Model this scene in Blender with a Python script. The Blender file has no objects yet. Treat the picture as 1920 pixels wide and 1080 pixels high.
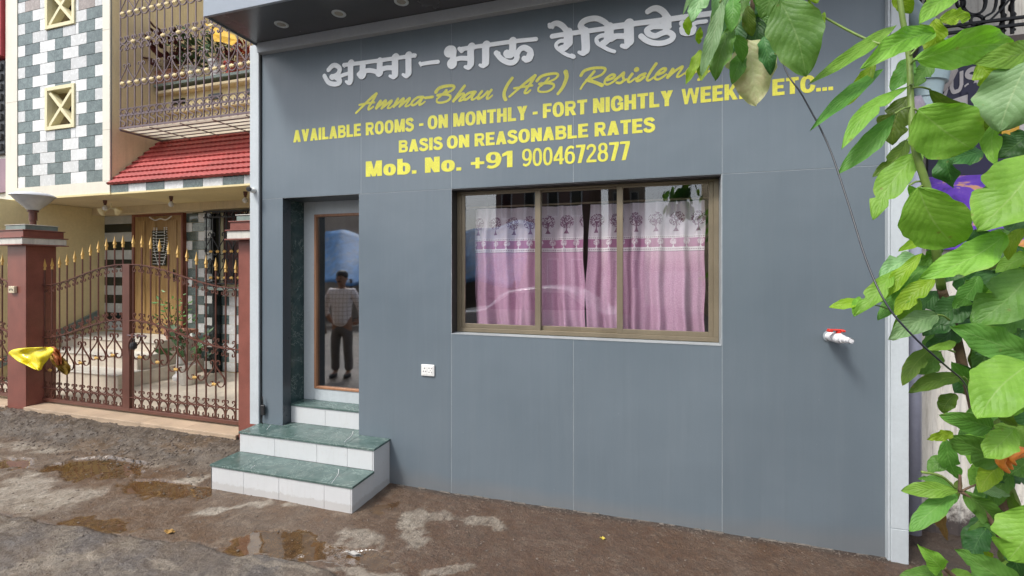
import bpy, math, random
import numpy as np
from mathutils import Vector, Matrix, Euler

scene = bpy.context.scene
COL = scene.collection
R = math.radians
random.seed(7)

# ------------------------------------------------------------------ camera
YAW = R(16.94)
CH, CD = 1.75, 3.352          # eye height, distance to the grey wall (wall plane is y = 0)
FPX = 870.0
cam_d = bpy.data.cameras.new('camera')
cam = bpy.data.objects.new('camera', cam_d); COL.objects.link(cam)
cam.location = (0, -CD, CH); cam.rotation_euler = (R(90), 0, YAW)
cam_d.sensor_width = 36; cam_d.lens = 36 * FPX / 1920
cam_d.shift_y = -35 / 1920
cam_d.clip_start = .05; cam_d.clip_end = 900
scene.camera = cam

# ------------------------------------------------------------------ light
world = bpy.data.worlds.new('World'); scene.world = world; world.use_nodes = True
wn = world.node_tree.nodes; wl = world.node_tree.links
bg = wn['Background']
sky = wn.new('ShaderNodeTexSky'); sky.sky_type = 'NISHITA'; sky.sun_disc = False
SUN_EL, SUN_AZ = R(52), R(212)      # azimuth clockwise from +Y : behind and left of the camera
sky.sun_elevation = SUN_EL; sky.sun_rotation = SUN_AZ
sky.dust_density = 3.0; sky.air_density = 1.0; sky.ozone_density = 1.0
hs = wn.new('ShaderNodeHueSaturation'); hs.inputs['Saturation'].default_value = .45   # an overcast sky
wl.new(sky.outputs[0], hs.inputs['Color']); wl.new(hs.outputs[0], bg.inputs[0])
bg.inputs[1].default_value = .14
sd = bpy.data.lights.new('sun', 'SUN'); sd.energy = 1.5; sd.angle = R(12); sd.color = (1, .97, .92)
so = bpy.data.objects.new('sun', sd); COL.objects.link(so)
dirv = Vector((math.sin(SUN_AZ) * math.cos(SUN_EL), math.cos(SUN_AZ) * math.cos(SUN_EL), math.sin(SUN_EL)))
so.rotation_euler = dirv.to_track_quat('Z', 'Y').to_euler(); so.location = dirv * 30
vs = scene.view_settings
scene.display_settings.display_device = 'sRGB'
vs.view_transform = 'Standard'; vs.look = 'None'; vs.gamma = 1; vs.use_curve_mapping = False
vs.exposure = .93
scene.cycles.max_bounces = 8; scene.cycles.transparent_max_bounces = 12

# ------------------------------------------------------------------ photogrammetry helpers
cC, cS = math.cos(YAW), math.sin(YAW)
def ray(px, py):
    a = (px - 960) / FPX; b = (505 - py) / FPX
    return (a * cC - cS, a * cS + cC, b)
def P(px, py, Y=0.0):
    dx, dy, dz = ray(px, py); t = (Y + CD) / dy
    return Vector((dx * t, Y, CH + dz * t))
def PZ(px, py, Z):
    dx, dy, dz = ray(px, py); t = (Z - CH) / dz
    return Vector((dx * t, -CD + dy * t, Z))
def PT(px, py, t):
    dx, dy, dz = ray(px, py)
    return Vector((dx * t, -CD + dy * t, CH + dz * t))

# ------------------------------------------------------------------ object helpers
def tag(o, label=None, cat=None, group=None, kind=None):
    if label: o['label'] = label
    if cat: o['category'] = cat
    if group: o['group'] = group
    if kind: o['kind'] = kind
    return o
def empty(name, loc=(0, 0, 0), label=None, cat=None, group=None, rz=0):
    o = bpy.data.objects.new(name, None); COL.objects.link(o)
    o.location = loc; o.rotation_euler = (0, 0, rz); o.empty_display_size = .1
    return tag(o, label, cat, group)
def link(name, me, mat=None, parent=None, loc=None, rot=None, scale=None):
    o = bpy.data.objects.new(name, me); COL.objects.link(o)
    if mat is not None and len(me.materials) == 0: me.materials.append(mat)
    if parent is not None:
        o.parent = parent
        o.matrix_parent_inverse = Matrix.Identity(4)
    if loc is not None: o.location = loc
    if rot is not None: o.rotation_euler = rot
    if scale is not None: o.scale = scale
    return o

class MB:
    """collects geometry for ONE mesh"""
    def __init__(s): s.v = []; s.f = []; s.uv = None
    def add(s, vs, fs):
        n = len(s.v); s.v += [tuple(p) for p in vs]; s.f += [tuple(i + n for i in f) for f in fs]; return s
    def box(s, x0, x1, y0, y1, z0, z1, c=0.0):
        if c <= 0:
            v = [(x0,y0,z0),(x1,y0,z0),(x1,y1,z0),(x0,y1,z0),(x0,y0,z1),(x1,y0,z1),(x1,y1,z1),(x0,y1,z1)]
            f = [(0,3,2,1),(4,5,6,7),(0,1,5,4),(1,2,6,5),(2,3,7,6),(3,0,4,7)]
            return s.add(v, f)
        # chamfered along all edges
        c = min(c, (x1-x0)*.45, (y1-y0)*.45, (z1-z0)*.45)
        v = []; idx = {}
        for ix, X in enumerate((x0, x1)):
            for iy, Y in enumerate((y0, y1)):
                for iz, Z in enumerate((z0, z1)):
                    sx, sy, sz = (1 - 2*ix), (1 - 2*iy), (1 - 2*iz)
                    for k in range(3):
                        d = [sx*c, sy*c, sz*c]; d[k] = 0
                        idx[(ix, iy, iz, k)] = len(v); v.append((X + d[0], Y + d[1], Z + d[2]))
        f = []
        # faces: k = axis normal
        q = [(0,0),(1,0),(1,1),(0,1)]
        for i in (0, 1):
            a = [idx[(i, p, r, 0)] for p, r in q]; f.append(tuple(a if i else a[::-1]))
            a = [idx[(p, i, r, 1)] for p, r in q]; f.append(tuple(a[::-1] if i else a))
            a = [idx[(p, r, i, 2)] for p, r in q]; f.append(tuple(a if i else a[::-1]))
        for p in (0, 1):
            for r in (0, 1):
                f.append((idx[(0,p,r,1)], idx[(1,p,r,1)], idx[(1,p,r,2)], idx[(0,p,r,2)]))
                f.append((idx[(p,0,r,0)], idx[(p,1,r,0)], idx[(p,1,r,2)], idx[(p,0,r,2)]))
                f.append((idx[(p,r,0,0)], idx[(p,r,1,0)], idx[(p,r,1,1)], idx[(p,r,0,1)]))
        for a in (0,1):
            for b in (0,1):
                for d in (0,1): f.append((idx[(a,b,d,0)], idx[(a,b,d,1)], idx[(a,b,d,2)]))
        return s.add(v, f)
    def tube(s, pts, r, n=8, cap=True):
        pts = [Vector(p) for p in pts]
        rs = r if isinstance(r, (list, tuple)) else [r] * len(pts)
        base = len(s.v); up = None
        for i, p in enumerate(pts):
            t = (pts[min(i+1, len(pts)-1)] - pts[max(i-1, 0)]).normalized()
            if up is None:
                up = Vector((0, 0, 1)) if abs(t.z) < .9 else Vector((1, 0, 0))
            u = t.cross(up).normalized(); w = u.cross(t).normalized(); up = w
            for k in range(n):
                a = 2 * math.pi * k / n
                s.v.append(tuple(p + (u * math.cos(a) + w * math.sin(a)) * rs[i]))
        for i in range(len(pts) - 1):
            for k in range(n):
                k2 = (k + 1) % n
                s.f.append((base+i*n+k, base+i*n+k2, base+(i+1)*n+k2, base+(i+1)*n+k))
        if cap:
            s.f.append(tuple(base + k for k in range(n))[::-1])
            s.f.append(tuple(base + (len(pts)-1)*n + k for k in range(n)))
        return s
    def lathe(s, prof, n=16, c=(0, 0, 0), cap=True, rot=0):
        base = len(s.v)
        for r, z in prof:
            for k in range(n):
                a = 2*math.pi*k/n + rot
                s.v.append((c[0]+r*math.cos(a), c[1]+r*math.sin(a), c[2]+z))
        m = len(prof)
        for i in range(m-1):
            for k in range(n):
                k2 = (k+1) % n
                s.f.append((base+i*n+k, base+i*n+k2, base+(i+1)*n+k2, base+(i+1)*n+k))
        if cap:
            s.f.append(tuple(base+k for k in range(n))[::-1]); s.f.append(tuple(base+(m-1)*n+k for k in range(n)))
        return s
    def prism(s, pts, h, flip=False):
        """closed polygon in XZ, thickness h along +Y starting at 0"""
        n = len(pts); b = len(s.v)
        for y in (0, h):
            for x, z in pts: s.v.append((x, y, z))
        s.f.append(tuple(b+i for i in range(n))); s.f.append(tuple(b+n+i for i in range(n))[::-1])
        for i in range(n):
            j = (i+1) % n; s.f.append((b+i, b+n+i, b+n+j, b+j))
        return s
    def ribbon(s, pts, w, d, closed=False):
        """flat bar bent in the XZ plane: in-plane width w, depth d along Y"""
        b = len(s.v); n = len(pts)
        for i in range(n):
            p0 = pts[max(i-1, 0)]; p1 = pts[min(i+1, n-1)]
            tx, tz = p1[0]-p0[0], p1[1]-p0[1]; L = math.hypot(tx, tz) or 1
            nx, nz = -tz/L*w/2, tx/L*w/2
            x, z = pts[i]
            s.v += [(x+nx, -d/2, z+nz), (x-nx, -d/2, z-nz), (x-nx, d/2, z-nz), (x+nx, d/2, z+nz)]
        for i in range(n-1):
            for k in range(4):
                k2 = (k+1) % 4
                s.f.append((b+i*4+k, b+i*4+k2, b+(i+1)*4+k2, b+(i+1)*4+k))
        s.f.append((b+3, b+2, b+1, b)); e = b+(n-1)*4; s.f.append((e, e+1, e+2, e+3))
        return s
    def mesh(s, name, mat=None, smooth=False, angle=None):
        me = bpy.data.meshes.new(name); me.from_pydata(s.v, [], s.f); me.update()
        if mat is not None: me.materials.append(mat)
        if smooth: me.shade_smooth()
        if angle is not None:
            me.shade_smooth()
            try: me.set_sharp_from_angle(angle=R(angle))
            except Exception: pass
        return me
    def build(s, name, mat, parent=None, smooth=False, angle=None, loc=None, rot=None):
        me = s.mesh(name, mat, smooth, angle)
        import bmesh
        bm = bmesh.new(); bm.from_mesh(me); bmesh.ops.recalc_face_normals(bm, faces=bm.faces); bm.to_mesh(me); bm.free()
        return link(name, me, None, parent, loc, rot)

def crom(pts, n=4, closed=False):
    """Catmull-Rom through points of any dimension"""
    P_ = [np.array(p, float) for p in pts]; out = []
    m = len(P_)
    for i in range(m - 1):
        p0 = P_[max(i-1, 0)]; p1 = P_[i]; p2 = P_[i+1]; p3 = P_[min(i+2, m-1)]
        for k in range(n):
            t = k / n
            out.append(.5*((2*p1)+(-p0+p2)*t+(2*p0-5*p1+4*p2-p3)*t*t+(-p0+3*p1-3*p2+p3)*t**3))
    out.append(P_[-1]); return [tuple(o) for o in out]

# ------------------------------------------------------------------ materials
def mat_new(name):
    m = bpy.data.materials.new(name); m.use_nodes = True
    nt = m.node_tree; b = nt.nodes['Principled BSDF']; return m, nt, b
def node(nt, typ, **kw):
    n = nt.nodes.new(typ)
    for k, v in kw.items():
        if k == 'inp':
            for a, c in v.items(): n.inputs[a].default_value = c
        else: setattr(n, k, v)
    return n
def pos(nt, scale=(1, 1, 1)):
    g = node(nt, 'ShaderNodeNewGeometry'); mp = node(nt, 'ShaderNodeMapping'); mp.inputs['Scale'].default_value = scale
    nt.links.new(g.outputs['Position'], mp.inputs['Vector']); return mp.outputs[0]
def noise(nt, vec, scale, detail=5, rough=.6, dist=0):
    n = node(nt, 'ShaderNodeTexNoise', inp={'Scale': scale, 'Detail': detail, 'Roughness': rough, 'Distortion': dist})
    if vec is not None: nt.links.new(vec, n.inputs['Vector'])
    return n.outputs['Fac']
def ramp(nt, fac, stops, interp='LINEAR'):
    r = node(nt, 'ShaderNodeValToRGB'); r.color_ramp.interpolation = interp
    e = r.color_ramp.elements
    while len(e) < len(stops): e.new(.5)
    for i, (p_, c) in enumerate(stops):
        e[i].position = p_; e[i].color = (c, c, c, 1) if not hasattr(c, '__len__') else (*c[:3], 1)
    nt.links.new(fac, r.inputs[0]); return r.outputs[0]
def mixc(nt, fac, a, b, mode='MIX'):
    m = node(nt, 'ShaderNodeMix', data_type='RGBA', blend_type=mode)
    for sock, v in ((m.inputs[0], fac), (m.inputs[6], a), (m.inputs[7], b)):
        if hasattr(v, 'is_output') or isinstance(v, bpy.types.NodeSocket): nt.links.new(v, sock)
        elif hasattr(v, '__len__'): sock.default_value = (*v[:3], 1)
        else: sock.default_value = v
    return m.outputs[2]
def math_(nt, op, a, b=0.0, c=None, clamp=False):
    m = node(nt, 'ShaderNodeMath', operation=op, use_clamp=clamp)
    for i, v in enumerate((a, b) if c is None else (a, b, c)):
        if isinstance(v, bpy.types.NodeSocket): nt.links.new(v, m.inputs[i])
        else: m.inputs[i].default_value = v
    return m.outputs[0]
def bump(nt, b, h, strength=.3, dist=.01, prev=None):
    n = node(nt, 'ShaderNodeBump', inp={'Strength': strength, 'Distance': dist}); nt.links.new(h, n.inputs['Height'])
    if prev is not None: nt.links.new(prev, n.inputs['Normal'])
    if b is not None: nt.links.new(n.outputs[0], b.inputs['Normal'])
    return n.outputs[0]
def M(name, col, rough=.5, spec=.5, metal=0., var=.12, vs=3., fine=.06, bmp=.0, bs=60, rnd=0., rv=.1, streak=0., dirt=None):
    """general weathered surface: base colour with broad and fine tonal noise, rough variation, bump"""
    m, nt, b = mat_new(name)
    v = pos(nt)
    n1 = noise(nt, v, vs, 6, .62); n2 = noise(nt, v, vs*18, 4, .6)
    c = mixc(nt, ramp(nt, n1, [(.3, 0), (.72, 1)]), tuple(x*(1-var) for x in col), tuple(min(1, x*(1+var)) for x in col))
    c = mixc(nt, math_(nt, 'MULTIPLY', ramp(nt, n2, [(.35, 0), (.7, 1)]), fine*3), c, tuple(x*.55 for x in col))
    if streak:
        vv = pos(nt, (14, 14, .7)); n3 = noise(nt, vv, 1.5, 5, .65)
        c = mixc(nt, math_(nt, 'MULTIPLY', ramp(nt, n3, [(.5, 0), (.75, 1)]), streak), c, tuple(x*.4 for x in col))
    if dirt:
        dc, amt, sc = dirt; n4 = noise(nt, v, sc, 8, .7)
        c = mixc(nt, math_(nt, 'MULTIPLY', ramp(nt, n4, [(.52, 0), (.68, 1)]), amt), c, dc)
    if rnd:
        oi = node(nt, 'ShaderNodeObjectInfo')
        h = node(nt, 'ShaderNodeHueSaturation'); nt.links.new(c, h.inputs['Color'])
        nt.links.new(math_(nt, 'MULTIPLY_ADD', oi.outputs['Random'], 2*rnd, 1-rnd), h.inputs['Value']); c = h.outputs[0]
    nt.links.new(c, b.inputs['Base Color'])
    nt.links.new(math_(nt, 'MULTIPLY_ADD', n1, 2*rv, rough - rv, clamp=True), b.inputs['Roughness'])
    b.inputs['Specular IOR Level'].default_value = spec; b.inputs['Metallic'].default_value = metal
    if bmp: bump(nt, b, noise(nt, v, bs, 4, .6), bmp, .01)
    return m
# ------------------------------------------------------------------ ground
def vnoise(x, y, seed=0):
    xi = np.floor(x).astype(np.int64); yi = np.floor(y).astype(np.int64); xf = x - xi; yf = y - yi
    def h(a, b):
        n = (a * 374761393 + b * 668265263 + seed * 974634777) & 0x7fffffff
        n = (n ^ (n >> 13)) * 1274126177 & 0x7fffffff
        return ((n ^ (n >> 16)) & 0xffff) / 65535.0
    u = xf*xf*(3-2*xf); w = yf*yf*(3-2*yf)
    return (h(xi, yi)*(1-u)+h(xi+1, yi)*u)*(1-w)+(h(xi, yi+1)*(1-u)+h(xi+1, yi+1)*u)*w
def fbm(x, y, sc, oct=5, seed=0, g=.5):
    s = 0; a = 1; t = 0; f = sc
    for k in range(oct):
        s = s + a*vnoise(x*f, y*f, seed+k); t += a; a *= g; f *= 2.03
    return s/t
def axis(lo, hi, step, far):
    c = list(np.arange(lo, hi, step)); a = lo; d = step
    L = []
    while a > -far: d *= 1.35; a -= d; L.append(a)
    Rr = []; a = c[-1]; d = step
    while a < far: d *= 1.35; a += d; Rr.append(a)
    return np.array(L[::-1] + c + Rr)
def sstep(x, a, b):
    t = np.clip((x-a)/(b-a), 0, 1); return t*t*(3-2*t)
def ground_h(x, y):
    """height: flat lane, a bank of dug earth rising to the gate sill on the left"""
    left = sstep(-x, 3.42, 3.75)
    rise = sstep(y, -.42 , .10) * .085 * left + sstep(y, -1.1, -.35)*.018*left
    lump = (fbm(x, y, 7, 4, 3)-.5) * .045 * left * sstep(y, -.42, -.1) * (1-sstep(y, .2, .3))
    lump = lump + (fbm(x, y, 26, 3, 4)-.5) * .014 * left * sstep(y, -.42, -.15)
    base = (fbm(x, y, 1.1, 4, 9)-.5) * .03 + (fbm(x, y, 16, 4, 5)-.5) * .006
    asp = sstep(-(y - crack_y(x)), -.005, .025)
    base = base + asp * ((fbm(x, y, 45, 3, 8)-.5)*.014 + .012)
    return base + rise + lump - .004
_ck = [PZ(a, b_, 0) for a, b_ in ((0, 959), (77, 977), (146, 988), (255, 1002), (310, 1017), (394, 1032), (474, 1043), (560, 1062), (640, 1080))]
_ck = sorted([(p.x, p.y) for p in _ck])
def crack_y(x):
    b = np.interp(x, [p[0] for p in _ck] + [1.0], [p[1] for p in _ck] + [_ck[-1][1]-.55], left=None)
    b = np.where(x < _ck[0][0], _ck[0][1]+.05*(_ck[0][0]-x)*0, b)
    return b + (fbm(x, x*0, 3.2, 5, 21)-.5)*.16
gx = axis(-9.4, 2.9, .0135, 420); gy = axis(-1.95, .62, .0115, 420)
GX, GY = np.meshgrid(gx, gy)
wk = np.clip(1 - np.maximum(np.abs(GX+3)-9, 0)/3, 0, 1) * np.clip(1 - np.maximum(np.abs(GY+1)-3, 0)/3, 0, 1)
GZ = ground_h(GX, GY) * wk
# colour zones: stains and materials, plus contact shade painted along the wall foot
WX_ = GX + (fbm(GX, GY, 2.6, 6, 70, .6)-.5)*.55 + (fbm(GX, GY, 14, 4, 90, .6)-.5)*.10
WY_ = GY + (fbm(GX, GY, 2.6, 6, 80, .6)-.5)*.34 + (fbm(GX, GY, 14, 4, 95, .6)-.5)*.07
NB_ = fbm(GX, GY, 5.5, 6, 33, .62)
def wblob(px0, py0, px1, py1, ry, seed=0, rag=.5):
    """an uneven stain from one ground point to another; returns 0..1 with a soft ragged edge"""
    a = PZ(px0, py0, 0); b = PZ(px1, py1, 0); c_ = (a+b)/2; d = b-a; L = d.length/2; rot = math.atan2(d.y, d.x)
    c, s = math.cos(rot), math.sin(rot)
    u = ((WX_-c_.x)*c+(WY_-c_.y)*s)/L; w = (-(WX_-c_.x)*s+(WY_-c_.y)*c)/ry
    return 1 - sstep(np.sqrt(u*u+w*w) + (NB_-.5)*rag*2.4, .62, 1.12)
light = np.zeros_like(GX)
for q in [(-60, 842, 330, 838, .13, 1), (230, 850, 400, 868, .26, 2), (250, 928, 400, 885, .13, 3), (10, 895, 110, 968, .20, 4), (-40, 1085, 200, 1045, .10, 5, .7),
          (360, 958, 530, 945, .07, 6, .8), (-20, 1000, 70, 985, .06, 7, .7), (770, 1010, 815, 940, .09, 8, 1.), (740, 1070, 900, 1045, .06, 9, 1.1), (850, 965, 960, 990, .06, 10, 1.2),
          (150, 968, 250, 1000, .05, 11, .7), (440, 1050, 800, 1078, .035, 12, .8), (250, 1050, 350, 1062, .04, 13, 1.), (-20, 778, 60, 785, .10, 14, .6), (620, 985, 700, 1010, .08, 15, 1.2)]:
    light = np.maximum(light, wblob(*q))
light = np.clip(light * (.55 + 1.1*(fbm(GX, GY, 9, 5, 44, .65)-.25)), 0, 1)
wet = np.zeros_like(GX)
for q in [(385, 1012, 640, 1030, .15, 20), (110, 975, 270, 992, .12, 21), (-20, 868, 70, 878, .11, 22), (80, 872, 300, 885, .22, 23),
          (200, 905, 390, 930, .16, 24), (590, 1030, 740, 1048, .08, 25, .7), (690, 965, 740, 930, .07, 26, .8)]:
    wet = np.maximum(wet, wblob(*q))
wet = sstep(wet, .25, .7)
red = sstep(GX, -2.6, -1.2) * (.55 + .45*fbm(GX, GY, 1.6, 4, 50))
asp = sstep(-(GY - crack_y(GX)), -.01, .03)
bank = sstep(-GX, 3.42, 3.7) * sstep(GY, -.42, -.22)
light = light * (1 - .85*bank) * (1-.6*wet); wet = wet * (1 - bank)*(1-.9*asp)
edge = sstep(GY, -.09, -.01) * sstep(GX, -2.1, -1.8) * (.5 + fbm(GX, GY, 6, 3, 61)*.8)  # contact shade painted into the ground colour where it meets the panels
crk = np.exp(-((GY - crack_y(GX) + .004)/.008)**2) * (fbm(GX, GY, 5, 3, 66) > .36) * wk
GZ = GZ - wet*.006*wk - crk*.012
GZ = np.where(wet*wk > .6, GZ*.35 - .004, GZ)
ny, nx = GX.shape
verts = np.stack([GX, GY, GZ], -1).reshape(-1, 3)
ii = np.arange(nx*ny).reshape(ny, nx)
quads = np.stack([ii[:-1, :-1], ii[:-1, 1:], ii[1:, 1:], ii[1:, :-1]], -1).reshape(-1, 4)
gm = bpy.data.meshes.new('ground')
gm.vertices.add(len(verts)); gm.vertices.foreach_set('co', verts.astype(np.float32).ravel())
gm.loops.add(quads.size); gm.loops.foreach_set('vertex_index', quads.astype(np.int32).ravel())
gm.polygons.add(len(quads)); gm.polygons.foreach_set('loop_start', np.arange(0, quads.size, 4, dtype=np.int32))
gm.polygons.foreach_set('loop_total', np.full(len(quads), 4, dtype=np.int32))
gm.update(calc_edges=True); gm.shade_smooth()
def attr(name, a):
    t = gm.attributes.new(name, 'FLOAT', 'POINT'); t.data.foreach_set('value', a.astype(np.float32).ravel())
attr('pale', light*wk); attr('wet', wet*wk); attr('red', red*wk); attr('asphalt', np.where(wk > .5, asp, 1)); attr('bank', bank*wk); attr('edge', np.maximum(edge*wk, crk))
m, nt, b = mat_new('wet_lane')
def A(n):
    a = node(nt, 'ShaderNodeAttribute', attribute_name=n); return a.outputs['Fac']
v = pos(nt)
n_f = noise(nt, v, 70, 5, .7); n_m = noise(nt, v, 11, 6, .65); n_b = noise(nt, v, 2.2, 5, .6, .4)
vstr = pos(nt, (1.2, 6, 1)); n_s = noise(nt, vstr, 6, 6, .7, .6)
mud = mixc(nt, ramp(nt, n_m, [(.3, 0), (.7, 1)]), (.095, .070, .053), (.20, .16, .128))
mud = mixc(nt, ramp(nt, n_b, [(.35, 0), (.7, 1)]), mud, (.13, .082, .052))
mud = mixc(nt, ramp(nt, noise(nt, v, 5.5, 7, .75, .8), [(.52, 0), (.66, .7)]), mud, (.27, .22, .175))
mud = mixc(nt, math_(nt, 'MULTIPLY', A('red'), ramp(nt, n_s, [(.35, .15), (.65, .9)])), mud, (.105, .060, .043))
pale = mixc(nt, ramp(nt, n_m, [(.3, 0), (.65, 1)]), (.30, .265, .22), (.52, .48, .42))
c = mixc(nt, math_(nt, 'MULTIPLY', A('pale'), ramp(nt, n_f, [(.25, .55), (.6, 1)])), mud, pale)
wetc = mixc(nt, ramp(nt, n_m, [(.3, 0), (.7, 1)]), (.075, .042, .022), (.19, .125, .072))
c = mixc(nt, math_(nt, 'MULTIPLY', A('wet'), .8), c, wetc)
aspc = mixc(nt, ramp(nt, n_f, [(.35, 0), (.65, 1)]), (.065, .058, .055), (.19, .17, .155))
aspc = mixc(nt, ramp(nt, n_b, [(.42, 0), (.6, .75)]), aspc, (.17, .135, .105))
aspc = mixc(nt, ramp(nt, noise(nt, v, 4.5, 6, .7, .5), [(.5, 0), (.62, .6)]), aspc, (.27, .24, .20))
aspc = mixc(nt, math_(nt, 'MULTIPLY', A('pale'), .8), aspc, (.34, .30, .25))
c = mixc(nt, A('asphalt'), c, aspc)
bk = mixc(nt, ramp(nt, n_m, [(.32, 0), (.62, 1)]), (.055, .045, .037), (.15, .125, .10))
bk = mixc(nt, ramp(nt, n_b, [(.55, 0), (.65, .6)]), bk, (.16, .11, .07))
c = mixc(nt, math_(nt, 'MULTIPLY', A('bank'), .9), c, bk)
c = mixc(nt, math_(nt, 'MULTIPLY', A('edge'), .9), c, (.05, .043, .038))  # darkens the painted contact shade by the wall, and the lane crack
# grit specks and mottling
vo = node(nt, 'ShaderNodeTexVoronoi', inp={'Scale': 55.0}); nt.links.new(v, vo.inputs['Vector'])
sp = ramp(nt, vo.outputs['Distance'], [(.06, 1), (.12, 0)])
c = mixc(nt, math_(nt, 'MULTIPLY', sp, ramp(nt, n_m, [(.5, 0), (.6, .55)])), c, (.45, .42, .36))
n_p = noise(nt, v, 28, 5, .75)
c = mixc(nt, ramp(nt, n_p, [(.50, 0), (.68, .7)]), c, (.045, .036, .03))
c = mixc(nt, ramp(nt, noise(nt, v, 120, 4, .75), [(.56, 0), (.68, .45)]), c, (.42, .37, .30))
c = mixc(nt, math_(nt, 'MULTIPLY', A('red'), ramp(nt, noise(nt, pos(nt, (5, .7, 1)), 16, 6, .75), [(.40, .0), (.62, .55)])), c, (.055, .04, .035))
hv = node(nt, 'ShaderNodeHueSaturation', inp={'Value': .74, 'Saturation': 1.30}); nt.links.new(c, hv.inputs['Color']); c = hv.outputs[0]
nt.links.new(c, b.inputs['Base Color'])
ro = math_(nt, 'MULTIPLY_ADD', n_m, .40, .34)
ro = math_(nt, 'MULTIPLY_ADD', ramp(nt, n_b, [(.45, 0), (.7, 1)]), -.18, ro)
wm = math_(nt, 'MULTIPLY', A('wet'), ramp(nt, n_m, [(.3, .85), (.5, 1)]))
nt.links.new(wm, b.inputs['Coat Weight']); b.inputs['Coat Roughness'].default_value = .03; b.inputs['Coat IOR'].default_value = 1.5
mr = node(nt, 'ShaderNodeMix'); nt.links.new(wm, mr.inputs[0]); nt.links.new(ro, mr.inputs[2]); mr.inputs[3].default_value = .06
nt.links.new(mr.outputs[0], b.inputs['Roughness']); b.inputs['Specular IOR Level'].default_value = .6
hgt = math_(nt, 'ADD', math_(nt, 'MULTIPLY', n_f, .45), n_m)
bn = node(nt, 'ShaderNodeBump', inp={'Distance': .018}); nt.links.new(hgt, bn.inputs['Height'])
nt.links.new(math_(nt, 'MULTIPLY_ADD', A('wet'), -1.05, 1.0, clamp=True), bn.inputs['Strength']); nt.links.new(bn.outputs[0], b.inputs['Normal'])
gm.materials.append(m)
go = bpy.data.objects.new('ground', gm); COL.objects.link(go); tag(go, kind='structure')
def gz(x, y):
    return float(ground_h(np.array([x], float), np.array([y], float))[0])

# loose grit and pebbles : nobody could count it
mp = M('grit', (.13, .105, .085), .8, var=.35, vs=30, rnd=.2)
g = MB(); rr = random.Random(5)
def stone(x, y, s):
    z = gz(x, y); n = 5; pr = [(0.02*s, -.4*s), (s*rr.uniform(.8, 1.1), -.1*s), (s*.75, .35*s), (.02*s, .5*s)]
    b0 = len(g.v)
    g.lathe(pr, n, (x, y, z + s*.15), rot=rr.random()*3)
    for k in range(b0, len(g.v)):
        a = g.v[k]; g.v[k] = (a[0]+rr.uniform(-.25, .25)*s, a[1]+rr.uniform(-.25, .25)*s, a[2]+rr.uniform(-.1, .1)*s)
for i in range(700):
    x = rr.uniform(-2.0, 1.7); y = -abs(rr.gauss(0, .035)) - .010; stone(x, y, rr.uniform(.0015, .005))
for i in range(900):
    x = rr.uniform(-7.5, -3.45); y = rr.uniform(-.45, .2); stone(x, y, rr.uniform(.004, .016))
for i in range(1300):
    x = rr.uniform(-6.5, 1.6); y = rr.uniform(-1.6, -.05); stone(x, y, rr.choice([.0025, .0035, .005, .008]) * rr.uniform(.7, 1.2))
o = g.build('loose_grit', mp); tag(o, 'loose grit and pebbles scattered over the wet lane and the dug bank', kind='stuff')

# bits of litter
def scrap(px, py, w, h, mat, nm, label, cat, rz=0.):
    p = PZ(px, py, 0); z = gz(p.x, p.y)+.008; mb = MB(); r_ = random.Random(int(px)); V = []
    for j in range(5):
        for i in range(7): V.append((p.x+(i/6-.5)*w, p.y+(j/4-.5)*h*(.5+.5*math.sin(math.pi*(.15+.7*i/6))), z+.006*math.sin(i*1.3+j)+r_.uniform(0, .004)))
    mb.add(V, [(j*7+i, j*7+i+1, j*7+i+8, j*7+i+7) for j in range(4) for i in range(6)])
    o = mb.build(nm, mat); o.modifiers.new('thick', 'SOLIDIFY').thickness = .001; tag(o, label, cat, 'litter on the lane'); return o
m_pap = M('dirty_paper', (.34, .33, .31), .8, var=.2, vs=30); m_dl = M('fallen_leaf', (.30, .17, .04), .7, var=.4, vs=30); m_yl = M('yellow_bit', (.45, .36, .05), .7, var=.4, vs=30)
scrap(662, 1039, .10, .025, m_pap, 'paper_scrap', 'dirty white paper scrap on the wet lane below the steps', 'paper')
scrap(1552, 1015, .05, .035, m_pap, 'paper_scrap', 'white crumpled scrap at the foot of the grey wall on the right', 'paper')
scrap(1403, 1003, .03, .02, m_yl, 'fallen_leaf', 'tiny yellow leaf bit at the foot of the grey wall', 'leaf')
scrap(318, 998, .07, .04, m_dl, 'fallen_leaf', 'brown fallen leaf beside the puddle at the lane edge', 'leaf')
scrap(1130, 1012, .035, .02, m_yl, 'fallen_leaf', 'small yellow leaf on the brown lane near the middle', 'leaf')
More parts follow.
